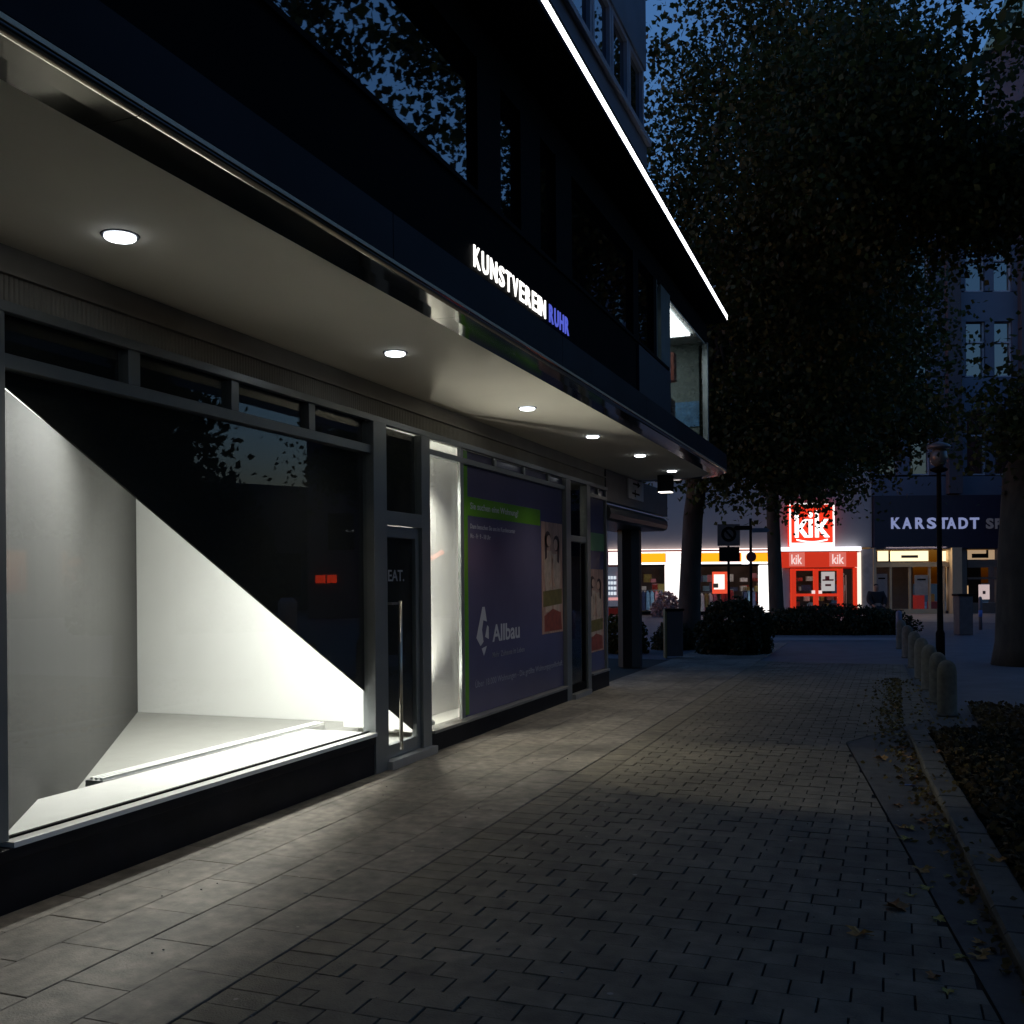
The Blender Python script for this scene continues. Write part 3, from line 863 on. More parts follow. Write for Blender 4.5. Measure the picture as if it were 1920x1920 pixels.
    MB().vprism([(a+wd*.05, c+hh*.24), (a+wd*.95, c+hh*.26), (a+wd*.95, c+hh*.40), (a+wd*.05, c+hh*.38)], y-.0045, y-.0031).build('photo_sofa', PO, ph)
poster(9.385, 12.725, 0.21, 2.93, 'large violet Allbau window poster with green band and photo strip', True)
poster(13.865, 14.735, 0.268, 2.93, 'narrow violet window poster with photo behind the last shop window', False)

# direction plate on the passage panel
t = gthing('direction_plate', 'white square plate with black arrows on the passage panel', 'sign', 16.1, -0.022, 2.93)
MB().box(0, 1.05, -.02, -.001, 0, 0.32).build('plate', mat('white_plate', (.5, .5, .52), .5), t)
q = MB()
q.vprism([(.3, .24), (.62, .24), (.62, .20), (.80, .255), (.62, .31), (.62, .27), (.3, .27)], -.024, -.021)
q.vprism([(.25, .08), (.75, .08), (.75, .11), (.25, .11)], -.024, -.021).vprism([(.42, .04), (.48, .04), (.48, .16), (.42, .16)], -.024, -.021)
q.build('arrow', M_DARK, t)

# ================================================================ FAR BUILDINGS
# their fronts face the camera square on; local x to the right, y away, z up
FD = 44.0
FO = (-math.sin(R(20.75))*FD, math.cos(R(20.75))*FD, 0)
# image pixel coordinates of the far fronts: one pixel step is 23.16 mm on the wall
STEP = 44/1900
def fu(a): return (a-959.58)*STEP
def fz(a, b): return 1.6+((1088-b)-(a-960)*.0087)*STEP
def front(a0, a1, b0, b1):
    a = (a0+a1)/2
    return fu(a0), fu(a1), fz(a, b1), fz(a, b0)
def fthing(name, label, cat, group=None):
    return thing(name, label, cat, FO, R(20.75), group)
M_MAUVE = mat('mauve_render', (0.38, 0.37, 0.37), 0.8, 0, 0.08, 0.6)
M_BRICKD = mat('dark_render', (0.06, 0.06, 0.075), 0.8, 0, 0.2, 0.8)
M_RED = mat('red_paint', (0.62, 0.035, 0.012), 0.4, 0, 0.05)
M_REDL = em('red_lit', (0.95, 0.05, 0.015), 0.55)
M_ORANGE = em('orange_lit', (1.0, 0.32, 0.008), 1.6)
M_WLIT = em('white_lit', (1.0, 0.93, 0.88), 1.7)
M_WLIT2 = em('white_lit_warm', (1.0, 0.86, 0.70), 1.25)
K = fthing('clothes_store', 'low mauve store with an orange light band and red door front across the plaza', 'building')
kb = MB().pbox(*front(980,1635,450,1029), 0, 0.3)
kb.pbox(*front(980,1140,1029,1153), 0, .3).pbox(*front(1467,1480,1064,1153), 0, .3)
kb.pbox(*front(1612,1635,1029,1153), -.12, .3, 1)
kb.build('wall', [M_MAUVE, mat('pale_pier', (0.40, 0.36, 0.33), .7)], K)
MB().pbox(*front(980,1640,1000,1153), 6, 6.2).pbox(*front(980,1640,1000,1003), .4, 6).build('interior', mat('shop_interior', (0.09, 0.075, 0.075), .8, 0, .5, 1.2), K)
lb = MB().pbox(*front(1140,1447,1031,1058), -.22, 0).build('light_band', M_RED, K)
for a, b in ((1172,1178),(1200,1246),(1276,1349),(1386,1398),(1403,1446)):
    MB().pbox(*front(a,b,1037.2,1053.8), -.24, -.221).build('orange_panel', M_ORANGE, lb)
for a, b in ((1140,1171),(1247,1275),(1388,1401)):
    MB().pbox(*front(a,b,1035,1058), -.24, -.221).build('white_panel', M_WLIT, lb)
MB().pbox(*front(1179,1438,1034,1037), -.24, -.221).build('white_line', M_WLIT, lb)
MB().pbox(*front(1140,1447,1054,1058), -.24, -.221).build('white_line', M_WLIT, lb)
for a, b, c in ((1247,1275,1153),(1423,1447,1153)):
    MB().pbox(*front(a,b,1059,c), -.15, .15).build('glowing_pillar', M_WLIT, K)  # plain white pillars; their floodlit brightness is put into emission
for a, b in ((1172,1246),(1276,1422)):
    wn = MB().pbox(*front(a,b,1146,1153), -.05, .1).build('shop_window', M_DARK, K)
    MB().pbox(*front(a,b,1059,1062), -.05, .1).build('head_frame', M_DARK, wn)
    MB().pbox(*front(a,b,1062,1146), 0.02, .03).build('pane', M_GLASS, wn)
MB().pbox(*front(1140,1447,1029.5,1030.8), -.2, -.03).build('added_wall_light', em('added_up_light', (1, .78, .68), 2.6), lb)  # added glow strip to brighten the wall above the band
wn = MB().pbox(*front(1140,1171,1140,1153), -.05, .1).build('shop_window', M_RED, K)
MB().pbox(*front(1140,1171,1059,1062), -.05, .1).build('head_frame', M_RED, wn)
MB().pbox(*front(1140,1171,1062,1140), 0.02, .03).build('pane', M_GLASS, wn)
# red entrance
en = MB().pbox(*front(1463,1603,1035,1064), -.3, .0).build('red_awning', M_REDL, K)
MB().pbox(*front(1463,1610,1026,1033), -.34, 0.0).build('light_line', em('cool_line', (.95, .93, 1.0), 2.2), K)
for a, b in ((1476,1505),(1551,1582)):
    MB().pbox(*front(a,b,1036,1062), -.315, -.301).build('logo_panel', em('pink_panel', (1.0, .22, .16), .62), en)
for a, b in ((1480,1500),(1556,1578)):
    text('kik', fu(a), fu(b), fz(1490,1058), fz(1490,1040), -.316, .012, em('logo_white', (1, .75, .70), .9), en, 'logo_lettering', 0.015)
dr = MB().pbox(*front(1482,1491,1066,1152), -.1, .1).pbox(*front(1525,1533,1066,1152), -.1, .1).pbox(*front(1570,1579,1066,1152), -.1, .1)
dr.pbox(*front(1492,1524,1066,1070), -.08, .08).pbox(*front(1534,1569,1066,1070), -.08, .08).pbox(*front(1492,1524,1113,1118), -.08, .08).pbox(*front(1534,1569,1113,1118), -.08, .08)
dr = dr.build('door', M_REDL, K)
MB().pbox(*front(1492,1524,1071,1152), 0, .01).pbox(*front(1534,1569,1071,1152), 0, .01).build('pane', M_GLASS, dr)
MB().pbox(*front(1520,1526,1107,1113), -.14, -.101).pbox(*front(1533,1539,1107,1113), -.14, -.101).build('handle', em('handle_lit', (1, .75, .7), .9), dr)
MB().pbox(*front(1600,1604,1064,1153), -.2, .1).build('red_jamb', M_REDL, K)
MB().pbox(*front(1604.5,1611.5,1036,1153), -.2, .1).build('glowing_pillar', em('warm_pillar', (1, .82, .66), 1.2), K)
st = MB().pbox(*front(1580,1600,1064,1066), 0, .1).build('side_window', M_RED, K)
MB().pbox(*front(1580,1599.5,1066,1153), 0.02, .03).build('pane', M_GLASS, st)
rl = MB().tube([(fu(1578), .5, fz(1578,1098)), (fu(1598), 1.2, fz(1598,1076))], .05, 6)
for kx in (1583, 1588, 1593, 1597):
    rl.tube([(fu(kx), .8, fz(1590,1150)), (fu(kx), .8, fz(1590,1092-(kx-1583)*1.0))], .025, 6)
tag(rl.build('stair_railing', mat('grey_rail', (.42, .4, .43), .5), st))
t = fthing('shop_sign', 'square red illuminated store sign with white lettering over the red entrance', 'sign')
MB().pbox(*front(1477,1561,944,1025), -.30, -.02).build('box', em('sign_red', (1.0, .04, .01), 1.0), t)
q = MB().pbox(*front(1477,1480,944,1025), -.33, -.301).pbox(*front(1558,1561,944,1025), -.33, -.301).pbox(*front(1480.2,1557.8,944,947), -.33, -.301).pbox(*front(1480.2,1557.8,1018,1025), -.33, -.301)
q.build('rim', M_WLIT, t)
text('kik', fu(1487), fu(1552), fz(1520,1008), fz(1520,958), -.302, .03, em('sign_letter', (1, .95, .92), 2.2), t, 'lettering', 0.02)
q = MB()
n = 12
arc = [(fu(1490)+(fu(1548)-fu(1490))*j/n, fz(1520,1011)-0.10*math.sin(math.pi*j/n)) for j in range(n+1)]
q.vprism(arc + [(x, z-.06) for x, z in reversed(arc)], -.33, -.302)
q.build('smile_line', MATS['sign_letter'], t)
# store contents
M_G = [mat('garment_%s' % n_, c_, .8, 0, .2, 12) for n_, c_ in (('navy', (.05, .07, .16)), ('pink', (.5, .2, .25)), ('white', (.75, .75, .75)), ('blue', (.25, .45, .65)), ('red', (.5, .06, .05)), ('olive', (.3, .25, .08)))]
def rack(px0, px1, pz0, pz1, d, label, seed):
    t = fthing('clothes_rack', label, 'clothes rack')
    r2 = random.Random(seed)
    u0, u1 = fu(px0), fu(px1)
    z1 = fz((px0+px1)/2, pz0); z0 = fz((px0+px1)/2, pz1)
    MB().tube([(u0, d, z1), (u1, d, z1)], .02, 6).tube([(u0, d, 0), (u0, d, z1)], .02, 6).tube([(u1, d, 0), (u1, d, z1)], .02, 6).build('frame', M_FRAME, t)
    n = max(3, int((u1-u0)/.16))
    for j in range(n):
        a = u0+(u1-u0)*(j+.1)/n; b = u0+(u1-u0)*(j+.9)/n
        zz = z0 + r2.uniform(0, .3)*(z1-z0)
        MB().vprism([(a, zz), (b, zz), (b-.01, z1-.12), ((a+b)/2, z1-.02), (a+.01, z1-.12)], d-.2, d+.2).build('garment', r2.choice(M_G), t)
rack(1205, 1246, 1107, 1147, .7, 'rack of navy and pink clothes left of the bright white pillar', 1)
rack(1310, 1350, 1112, 1148, .8, 'rack of clothes below the small red poster in the store window', 2)
rack(1356, 1380, 1106, 1146, .6, 'rack of pale clothes right of the small red poster', 3)
rack(1398, 1422, 1108, 1148, .7, 'rack of clothes beside the right bright white pillar', 4)
rack(1468, 1480, 1085, 1146, .9, 'narrow rack of clothes left of the red entrance door', 5)
rgd = random.Random(44)
q = MB()
for j in range(170):
    u = rgd.uniform(fu(1175), fu(1600)); d = rgd.choice((1.6, 2.4, 3.4, 4.6)); z = rgd.choice((.1, .55, 1.0, 1.45))
    wdt = rgd.uniform(.12, .4)
    q.box(u, u+wdt, d, d+.25, z, z+rgd.uniform(.15, .4), rgd.randrange(6))
tag(q.build('store_goods', M_G, None, 0, FO, R(20.75)), kind='stuff')
t = fthing('display_shelf', 'bright shelf with small white goods in the far left store window', 'shelf')
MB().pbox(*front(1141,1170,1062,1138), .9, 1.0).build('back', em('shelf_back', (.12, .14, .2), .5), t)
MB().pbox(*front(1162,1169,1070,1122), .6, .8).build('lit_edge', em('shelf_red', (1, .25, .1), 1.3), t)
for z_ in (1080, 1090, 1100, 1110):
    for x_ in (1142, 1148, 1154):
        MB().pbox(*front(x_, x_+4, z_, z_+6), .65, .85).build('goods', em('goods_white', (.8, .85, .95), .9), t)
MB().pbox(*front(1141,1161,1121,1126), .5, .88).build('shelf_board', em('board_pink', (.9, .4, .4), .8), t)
t = fthing('window_poster', 'small red framed poster with a white field in the store window', 'poster')
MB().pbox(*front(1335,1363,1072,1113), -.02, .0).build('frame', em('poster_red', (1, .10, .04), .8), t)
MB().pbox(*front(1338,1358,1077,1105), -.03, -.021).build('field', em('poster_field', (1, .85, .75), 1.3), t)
MB().pbox(*front(1336,1346,1094,1102), -.04, -.031).build('figure', mat('poster_figure', (.35, .25, .15), .6), t)
t = fthing('window_poster', 'pale poster taped inside the right leaf of the red entrance door', 'poster')
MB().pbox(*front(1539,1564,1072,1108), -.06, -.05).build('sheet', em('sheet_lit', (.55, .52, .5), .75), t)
MB().pbox(*front(1546,1554,1080,1088), -.066, -.061).pbox(*front(1541,1562,1086,1089), -.066, -.061).pbox(*front(1546,1557,1095,1099), -.066, -.061).build('print', mat('red_print', (.5, .1, .08), .6), t)
t = fthing('ceiling_light', 'row of store ceiling lamps behind the orange light band', 'ceiling lamp')
MB().pbox(*front(1180,1600,1004,1006), 1.6, 2.0).build('lens', em('store_light', (1, .95, .88), 2.0), t)

# department store to the right
DPT = fthing('department_store', 'tall blue grey department store with a dark sign band and lit entrance', 'building')
M_BLUEF = mat('blue_facade', (0.10, 0.125, 0.18), 0.7, 0, 0.12, 0.5)
M_WARM = mat('cream_stone', (0.50, 0.40, 0.26), .7, 0, .06)
dw = MB()
rowsz = [(450,545),(600,705),(770,890)]
cols = [(1650,1685),(1709,1746),(1815,1851),(1868,1902),(1955,1990),(2008,2042)]
yb = 926
for (a, b) in reversed(rowsz):
    dw.pbox(*front(1635.0, 2600.0, b, yb), 0, .4)
    prevx = 1635.0
    for (c, e) in cols:
        dw.pbox(*front(prevx, c, a, b), 0, .4)
        prevx = e
    dw.pbox(*front(prevx, 2600.0, a, b), 0, .4)
    yb = a
dw.pbox(*front(1635.0, 2600.0, 380, yb), 0, .4)
dw.build('wall', M_BLUEF, DPT)
for c in ((1775,1800),(1912,1938)):
    MB().pbox(*front(c[0], c[1], 380, 926), -.35, -.001).build('pier', M_BRICKD, DPT)
for (a, b) in rowsz:
    for (c, e) in cols:
        th = 2.4
        f = MB().pbox(*front(c, c+th, a, b), .15, .3).pbox(*front(e-th, e, a, b), .15, .3).pbox(*front(c+th, e-th, a, a+th), .15, .3).pbox(*front(c+th, e-th, b-th, b), .15, .3)
        mz = a+(b-a)*.37
        f.pbox(*front(c+th, e-th, mz, mz+th*1.3), .12, .3)
        wn = f.build('window', mat('white_frame', (.45, .46, .52), .5), DPT)
        MB().pbox(*front(c+th, e-th, a+th, mz), .24, .26).pbox(*front(c+th, e-th, mz+th*1.3, b-th), .24, .26).build('pane', M_COAT, wn)
MB().pbox(*front(1635.0, 2600.0, 380, 926), 2.0, 8).build('core', M_DARK, DPT)
MB().pbox(*front(1637,2600,926,1026), -.2, .3).build('sign_band', mat('navy_band', (0.012, 0.012, 0.035), .45), DPT)
# entrance zone
q = MB().pbox(*front(1635,1640,1027,1153), -.2, .3).pbox(*front(1779,1797,1027,1153), -.35, .3).pbox(*front(1637,1778,1054,1063), -.05, .2)
q.build('entrance_surround', M_WARM, DPT)
MB().pbox(*front(1797.2,1813,1027,1153), 0, .3).pbox(*front(1870,2600,1027,1153), 0, .3).build('ground_wall', mat('dim_wall', (.20, .17, .15), .8), DPT)
tb = MB().pbox(*front(1640.2,1778,1028,1031), -.02, .15).build('transom', M_WARM, DPT)
for a, b, st_ in ((1647,1666,1), (1671,1741,1), (1767,1774,1)):
    MB().pbox(*front(a, b, 1033, 1052), .02, .1).build('light_panel', em('warm_panel', (1.0, .80, .48), 1.5), tb)
MB().pbox(*front(1690,1721,1041,1046), -.03, .015).build('name_plate', mat('plate_brown', (.12, .06, .03), .5), tb)
dd = MB()
for a in (1637.5, 1668, 1704, 1741, 1768):
    dd.pbox(*front(a, a+3.5, 1063.2, 1152), -.03, .1)
dd.pbox(*front(1641,1768,1142,1152), -.02, .08)
dd = dd.build('door', M_WARM, DPT)
MB().pbox(*front(1641,1768,1063.2,1142), 0.02, .03).build('pane', M_GLASS, dd)
MB().pbox(*front(1637,1800,1153,1160), -1.6, .3).build('step', mat('step_stone', (.3, .26, .2), .7), DPT)
MB().pbox(*front(1637,1780,1030,1152), 4.0, 4.1).pbox(*front(1637,1780,1146,1152), .1, 4.0).build('lobby', mat('lobby_wall', (.07, .06, .07), .8), DPT)
for a, b, c, e, col_ in ((1641,1663,1076,1120,(.20,.2,.22)), (1714,1739,1078,1116,(.34,.32,.3))):
    t = fthing('window_notice', 'grey notice sheet on the left entrance pane behind the seated person' if a == 1641 else 'pale notice sheet on the right entrance pane above a red box', 'notice')
    MB().pbox(*front(a, b, c, e), -.02, -.008).build('sheet', mat('notice_%d' % a, col_, .6), t)
    MB().pbox(*front(a+5, b-4, c+7, c+10), -.025, -.021).build('print', M_DARK, t)
t = fthing('display_box', 'red upright display box standing inside the department store entrance', 'box')
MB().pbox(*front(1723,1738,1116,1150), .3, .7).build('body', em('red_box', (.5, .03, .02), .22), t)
t = fthing('display_stand', 'small red and yellow display stand at the right of the entrance', 'display')
MB().pbox(*front(1748,1770,1128,1150), .25, .6).build('base', mat('stand_red', (.4, .05, .05), .6), t)
MB().pbox(*front(1750,1757,1114,1128), .3, .5).build('yellow_pack', mat('stand_yellow', (.6, .3, .05), .6), t)
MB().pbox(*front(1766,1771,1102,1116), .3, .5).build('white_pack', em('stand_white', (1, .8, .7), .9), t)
sw = MB().pbox(*front(1814,1869,1130,1153), -.02, .2).build('shop_window', mat('window_surround', (.16, .13, .11), .7), DPT)
for a, b in ((1027, 1030), (1050, 1064), (1082, 1086)):
    MB().pbox(*front(1814,1869,a,b), -.03, .2).build('frame_rail', MATS['window_surround'], sw)
MB().pbox(*front(1816,1866,1031,1049), .05, .1).build('light_panel', em('dim_panel', (.85, .58, .34), .42), sw)
MB().pbox(*front(1823,1850,1038,1046), -.02, .045).pbox(*front(1850,1853,1031,1046), -.02, .045).build('name_plate', M_DARK, sw)
MB().pbox(*front(1814,1869,1064,1130), .05, .06).build('pane', M_GLASS, sw)
MB().pbox(*front(1814,1869,1030,1150), 1.5, 1.6).build('window_back', M_DARK, sw)
t = fthing('window_poster', 'bright pinkish poster in the right shop window of the department store', 'poster')
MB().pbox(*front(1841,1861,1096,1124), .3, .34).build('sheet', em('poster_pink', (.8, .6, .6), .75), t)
MB().pbox(*front(1848,1853,1108,1114), .28, .299).build('print', mat('dark_print', (.2, .1, .12), .6), t)
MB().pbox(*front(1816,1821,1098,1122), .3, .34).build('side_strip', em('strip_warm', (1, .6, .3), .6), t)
t = fthing('store_sign', 'pale blue letters KARSTADT on the dark sign band', 'sign')
ML = em('sign_pale_blue', (.40, .46, .80), .48)
xs = [1668, 1689, 1713, 1735, 1757, 1772, 1794, 1815]
for c, x_ in zip('KARSTADT', xs):
    text(c, fu(x_), fu(x_+17), fz(x_, 992), fz(x_, 971), -.202, .04, ML, t, 'letter', 0.03)
text('S', fu(1845), fu(1859), fz(1850, 992), fz(1850, 972), -.202, .04, em('sign_dim', (.2, .2, .25), .12), t, 'letter', 0.04)
text('PORTS', fu(1862), fu(1930), fz(1890, 992), fz(1890, 972), -.202, .04, MATS['sign_dim'], t, 'letter', 0.04)
lampw = area('entrance_lamp', DPT, (fu(1715), .0, fz(1715, 1028)), 2.6, .5, 150, (1, .78, .5), (0, -.25, -1))
# green copper dome behind
dm = thing('copper_dome', 'green copper dome of a tower seen between leaves at the top right', 'tower', (8.0, 62, 0))
MB().lathe([(3.2, 0), (3.2, 30.0)], n=16).build('shaft', M_BRICKD, dm)
MB().lathe([(3.4, 30.05), (3.4, 30.6), (2.9, 31.6), (2.2, 33.2), (1.0, 34.6), (.5, 35.2), (.5, 36.5), (.1, 37.2)], n=16).build('dome', mat('copper_green', (.14, .36, .33), .6, 0, .2, 1), dm)

# buildings and lights across the plaza, mirrored in the shop glass, plus added light blockers
opp = thing('opposite_building', 'flat roofed dark office block across the plaza mirrored in the gallery glass', 'building', (12.2, 40.0, 0), R(-27))
q = MB().box(-5.6, 4.0, 0, 8, 0, 11.0)
q.build('wall', M_BRICKD, opp)
for j in range(3):
    for i in range(5):
        MB().box(-5.2+i*1.8, -4.1+i*1.8, -.03, -.001, 3.0+j*2.6, 4.6+j*2.6).build('window', M_COAT, opp)
ob2 = thing('opposite_building', 'added long low dark building row far right, hiding the mirrored horizon glow', 'building', (33.0, 30.0, 0), R(-62))  # added row that hides low horizon glow in the panes
MB().box(-26, 22, 0, 8, 0, 4.4).box(-26, -8, 0.5, 8, 4.401, 7.0).build('wall', M_BRICKD, ob2)
for i in range(12):
    MB().box(-25+i*3.6, -23+i*3.6, -.03, -.001, .8, 3.2).build('window', M_COAT, ob2)
ob3 = thing('opposite_building', 'added tall dark block behind the camera that cuts off sky light', 'building', (0, -24, 0))  # unseen block added to cut sky light from behind
MB().box(-14, 16, -8, 0, 0, 15).build('wall', M_BRICKD, ob3)
for i in range(8):
    for j in range(4):
        MB().box(-12.5+i*3.4, -10.9+i*3.4, .001, .03, 1.5+j*3.4, 3.4+j*3.4).build('window', M_COAT, ob3)
t = thing('neon_sign', 'small red neon sign on the building across the plaza', 'sign', (12.2, 40.0, 0), R(-27))
MB().box(2.75, 3.16, -.2, -.031, 1.55, 1.9).build('tube', em('neon_red', (1, .05, .01), 1.5), t)
MB().box(3.24, 3.65, -.2, -.031, 1.55, 1.9).build('tube', MATS['neon_red'], t)
q = MB()
q.tube([(-1.9, -.25, 2.9), (-1.4, -.25, 2.6), (-1.0, -.25, 2.75), (-.6, -.25, 2.45), (-.1, -.25, 2.6)], .12, 6)
q.build('squiggle', em('neon_pink', (1, .25, .12), 2.6), t)
t = thing('litter_bin', 'pale litter bin across the plaza mirrored in the glass', 'bin', (9.8, 27.5, 0))
MB().lathe([(.28, 0), (.3, .9), (.32, .95), (.2, 1.1)], n=14).build('body', mat('bin_pale', (.4, .4, .42), .5), t)

# ================================================================ TREES AND PLANTS
def leaf_mesh(name, P, size, rng, cols, mt, up=0.0):
    n = len(P)
    sz = size*rng.uniform(.6, 1.25, (n, 1))
    a = rng.normal(size=(n, 3)); a /= np.linalg.norm(a, axis=1, keepdims=True)
    b = rng.normal(size=(n, 3))
    if up: a[:, 2] *= (1-up); a /= np.linalg.norm(a, axis=1, keepdims=True)
    b -= (a*b).sum(1, keepdims=True)*a; b /= np.linalg.norm(b, axis=1, keepdims=True)
    if up: pass
    nn = np.cross(a, b)
    V = np.empty((n, 4, 3), dtype=np.float32)
    V[:, 0] = P - a*sz*.55
    V[:, 1] = P + b*sz*.42 + nn*sz*.10 + a*sz*.05
    V[:, 2] = P + a*sz*.55
    V[:, 3] = P - b*sz*.42 + nn*sz*.10 + a*sz*.05
    me = bpy.data.meshes.new(name)
    me.vertices.add(n*4); me.loops.add(n*4); me.polygons.add(n)
    me.vertices.foreach_set('co', V.ravel())
    me.loops.foreach_set('vertex_index', np.arange(n*4, dtype=np.int32))
    me.polygons.foreach_set('loop_start', np.arange(0, n*4, 4, dtype=np.int32))
    me.polygons.foreach_set('loop_total', np.full(n, 4, dtype=np.int32))
    me.update(calc_edges=True)
    ca = me.color_attributes.new('leafcol', 'FLOAT_COLOR', 'POINT')
    t = rng.uniform(0, 1, (n, 1))**1.6
    c = cols[0][None]*(1-t) + cols[1][None]*t
    c = c*rng.uniform(.7, 1.3, (n, 1))
    C4 = np.ones((n, 4, 4), dtype=np.float32); C4[:, :, :3] = c[:, None, :]
    ca.data.foreach_set('color', C4.ravel())
    me.materials.append(mt)
    return me

def blob_points(rng, blobs, nclump, per, cr):
    wts = np.array([b[6] for b in blobs]); wts = wts/wts.sum()
    pts = []; cc = []
    for b, wt in zip(blobs, wts):
        k_ = max(1, int(nclump*wt))
        d = rng.normal(size=(k_, 3)); d /= np.linalg.norm(d, axis=1, keepdims=True)
        r_ = rng.uniform(0, 1, (k_, 1))**(1/2.4)
        c = np.array(b[:3]) + d*r_*np.array(b[3:6])
        cc.append(c)
    cc = np.concatenate(cc)
    for c in cc:
        s_ = cr*rng.uniform(.6, 1.4)
        pts.append(c + rng.normal(size=(int(per*rng.uniform(.6, 1.4)), 3))*s_*np.array([1, 1, .7]))
    return np.concatenate(pts), cc

GREEN = (np.array([.028, .040, .014]), np.array([.070, .085, .020]))
def tree(name, label, base, trunk, blobs, nclump, per, cr, leaf, seed, nlimb=9, group=None, cols=GREEN):
    rng = np.random.default_rng(seed)
    t = thing(name, label, 'tree', base, 0, group)
    pts = [(p[0]-base[0], p[1]-base[1], p[2]-base[2]) for p in trunk[0]]
    MB().tube(pts, trunk[1], 14).build('trunk', M_BARK, t)
    P, cc = blob_points(rng, blobs, nclump, per, cr)
    P = P[P[:, 2] > 2.4]
    top = np.array(pts[-1]); mid = np.array(pts[-2])
    idx = rng.permutation(len(cc))[:nlimb]
    for j in idx:
        e = cc[j]-np.array(base)
        f0 = rng.uniform(.2, 1.0)
        st = mid*(1-f0)+top*f0
        m1 = st*.6+e*.4 + np.array([0, 0, rng.uniform(.1, .6)])
        m2 = st*.25+e*.75 + rng.normal(size=3)*.25
        r0 = trunk[1][-1]*.75
        MB().tube([tuple(st), tuple(m1), tuple(m2), tuple(e)], [r0, r0*.6, r0*.35, r0*.12], 7).build('limb', M_BARK, t)
    me = leaf_mesh('crown', P-np.array(base), leaf, rng, cols, M_LEAF)
    link('crown', me, t)
    return t
# big tree in front of the orange lit store
tree('plane_tree', 'large leafy tree with a leaning dark trunk in front of the clothes store', (-4.49, 23.33, 0),
     ([(-4.49, 23.33, -.1), (-4.48, 23.33, .35), (-4.45, 23.33, 1.4), (-4.37, 23.36, 3.0), (-4.22, 23.4, 4.2), (-3.9, 23.5, 6.0), (-3.5, 23.5, 8.2)], [.36, .28, .24, .225, .21, .18, .13]),
     [(-2.4, 23.3, 7.4, 2.7, 2.6, 3.9, 1.0), (-2.0, 23.0, 13.0, 3.2, 3.2, 3.0, .8), (-5.4, 23.3, 8.6, 1.4, 1.8, 3.9, .40), (-4.6, 23.5, 5.0, 1.6, 1.6, 1.1, .2), (-2.6, 22.8, 4.4, 1.7, 1.4, .8, .22)], 330, 230, .50, .125, 11, 14)
tree('plane_tree', 'tall tree with a dark trunk between the clothes store light band and its red sign', (-3.66, 33.9, 0),
     ([(-3.62, 33.9, -.1), (-3.64, 33.9, .5), (-3.74, 33.9, 4.0), (-3.7, 34, 7), (-3.4, 34, 10)], [.30, .24, .20, .18, .13]),
     [(-3.2, 34.0, 9.6, 4.6, 3.0, 5.0, 1.0), (-1.4, 34, 6.5, 2.6, 2.2, 1.9, .35), (-2.2, 33.6, 4.5, .7, .7, .35, .03)], 300, 190, .65, .16, 12, 9)
tree('plane_tree', 'thick trunked tree standing at the right edge of the view', (2.14, 20.4, 0),
     ([(2.14, 20.4, -.1), (2.14, 20.4, .4), (2.15, 20.4, 2.0), (2.22, 20.4, 3.4), (2.75, 20.4, 4.6), (3.1, 20.4, 6.5), (2.9, 20.4, 9)], [.56, .47, .42, .40, .36, .30, .2]),
     [(-.6, 20.4, 9.6, 2.4, 3.0, 2.2, .7), (1.8, 20.2, 8.5, 2.2, 1.8, .9, .24), (2.4, 20.0, 12.2, 1.4, 1.8, 1.4, .06), (2.5, 19.6, 4.3, .95, .9, .8, .10)], 260, 190, .48, .12, 13, 12)
# trees across the plaza, mirrored in the first floor glass
tree('plane_tree', 'loose crowned tree right of the view mirrored in the first floor glass', (5.6, 16.5, 0),
     ([(5.6, 16.5, -.1), (5.6, 16.5, 2), (5.5, 16.4, 5), (5.3, 16.2, 8)], [.35, .28, .24, .15]),
     [(4.6, 15.5, 10.6, 4.0, 4.2, 3.4, 1), (4.5, 11.0, 9.0, 2.2, 3.0, 2.4, .5)], 120, 90, .42, .19, 14, 10)
tree('plane_tree', 'low branched tree beside the path mirrored in the gallery window', (4.5, 14.3, 0),
     ([(4.5, 14.3, -.1), (4.5, 14.3, 1.5), (4.5, 14.2, 3), (4.6, 14.1, 5)], [.22, .18, .15, .09]),
     [(4.7, 13.6, 4.4, 1.5, 2.4, 2.2, 1), (6.5, 11.0, 4.6, 2.0, 3.0, 2.2, .9)], 380, 110, .42, .16, 15, 8)

tree('plane_tree', 'added broad tree out of view, shading the path from the sky', (5.4, 4.6, 0),  # unseen crown added to cut sky light on the ground
     ([(5.4, 4.6, -.1), (5.4, 4.6, 1.5), (5.3, 4.5, 4), (5.1, 4.4, 7)], [.42, .34, .3, .2]),
     [(4.9, 3.6, 8.6, 3.6, 4.8, 2.6, 1), (5.5, -4.5, 8.0, 4.2, 4.0, 2.8, .8), (1.0, .3, 9.6, 3.4, 4.2, 1.6, .7)], 420, 80, .6, .22, 16, 10)
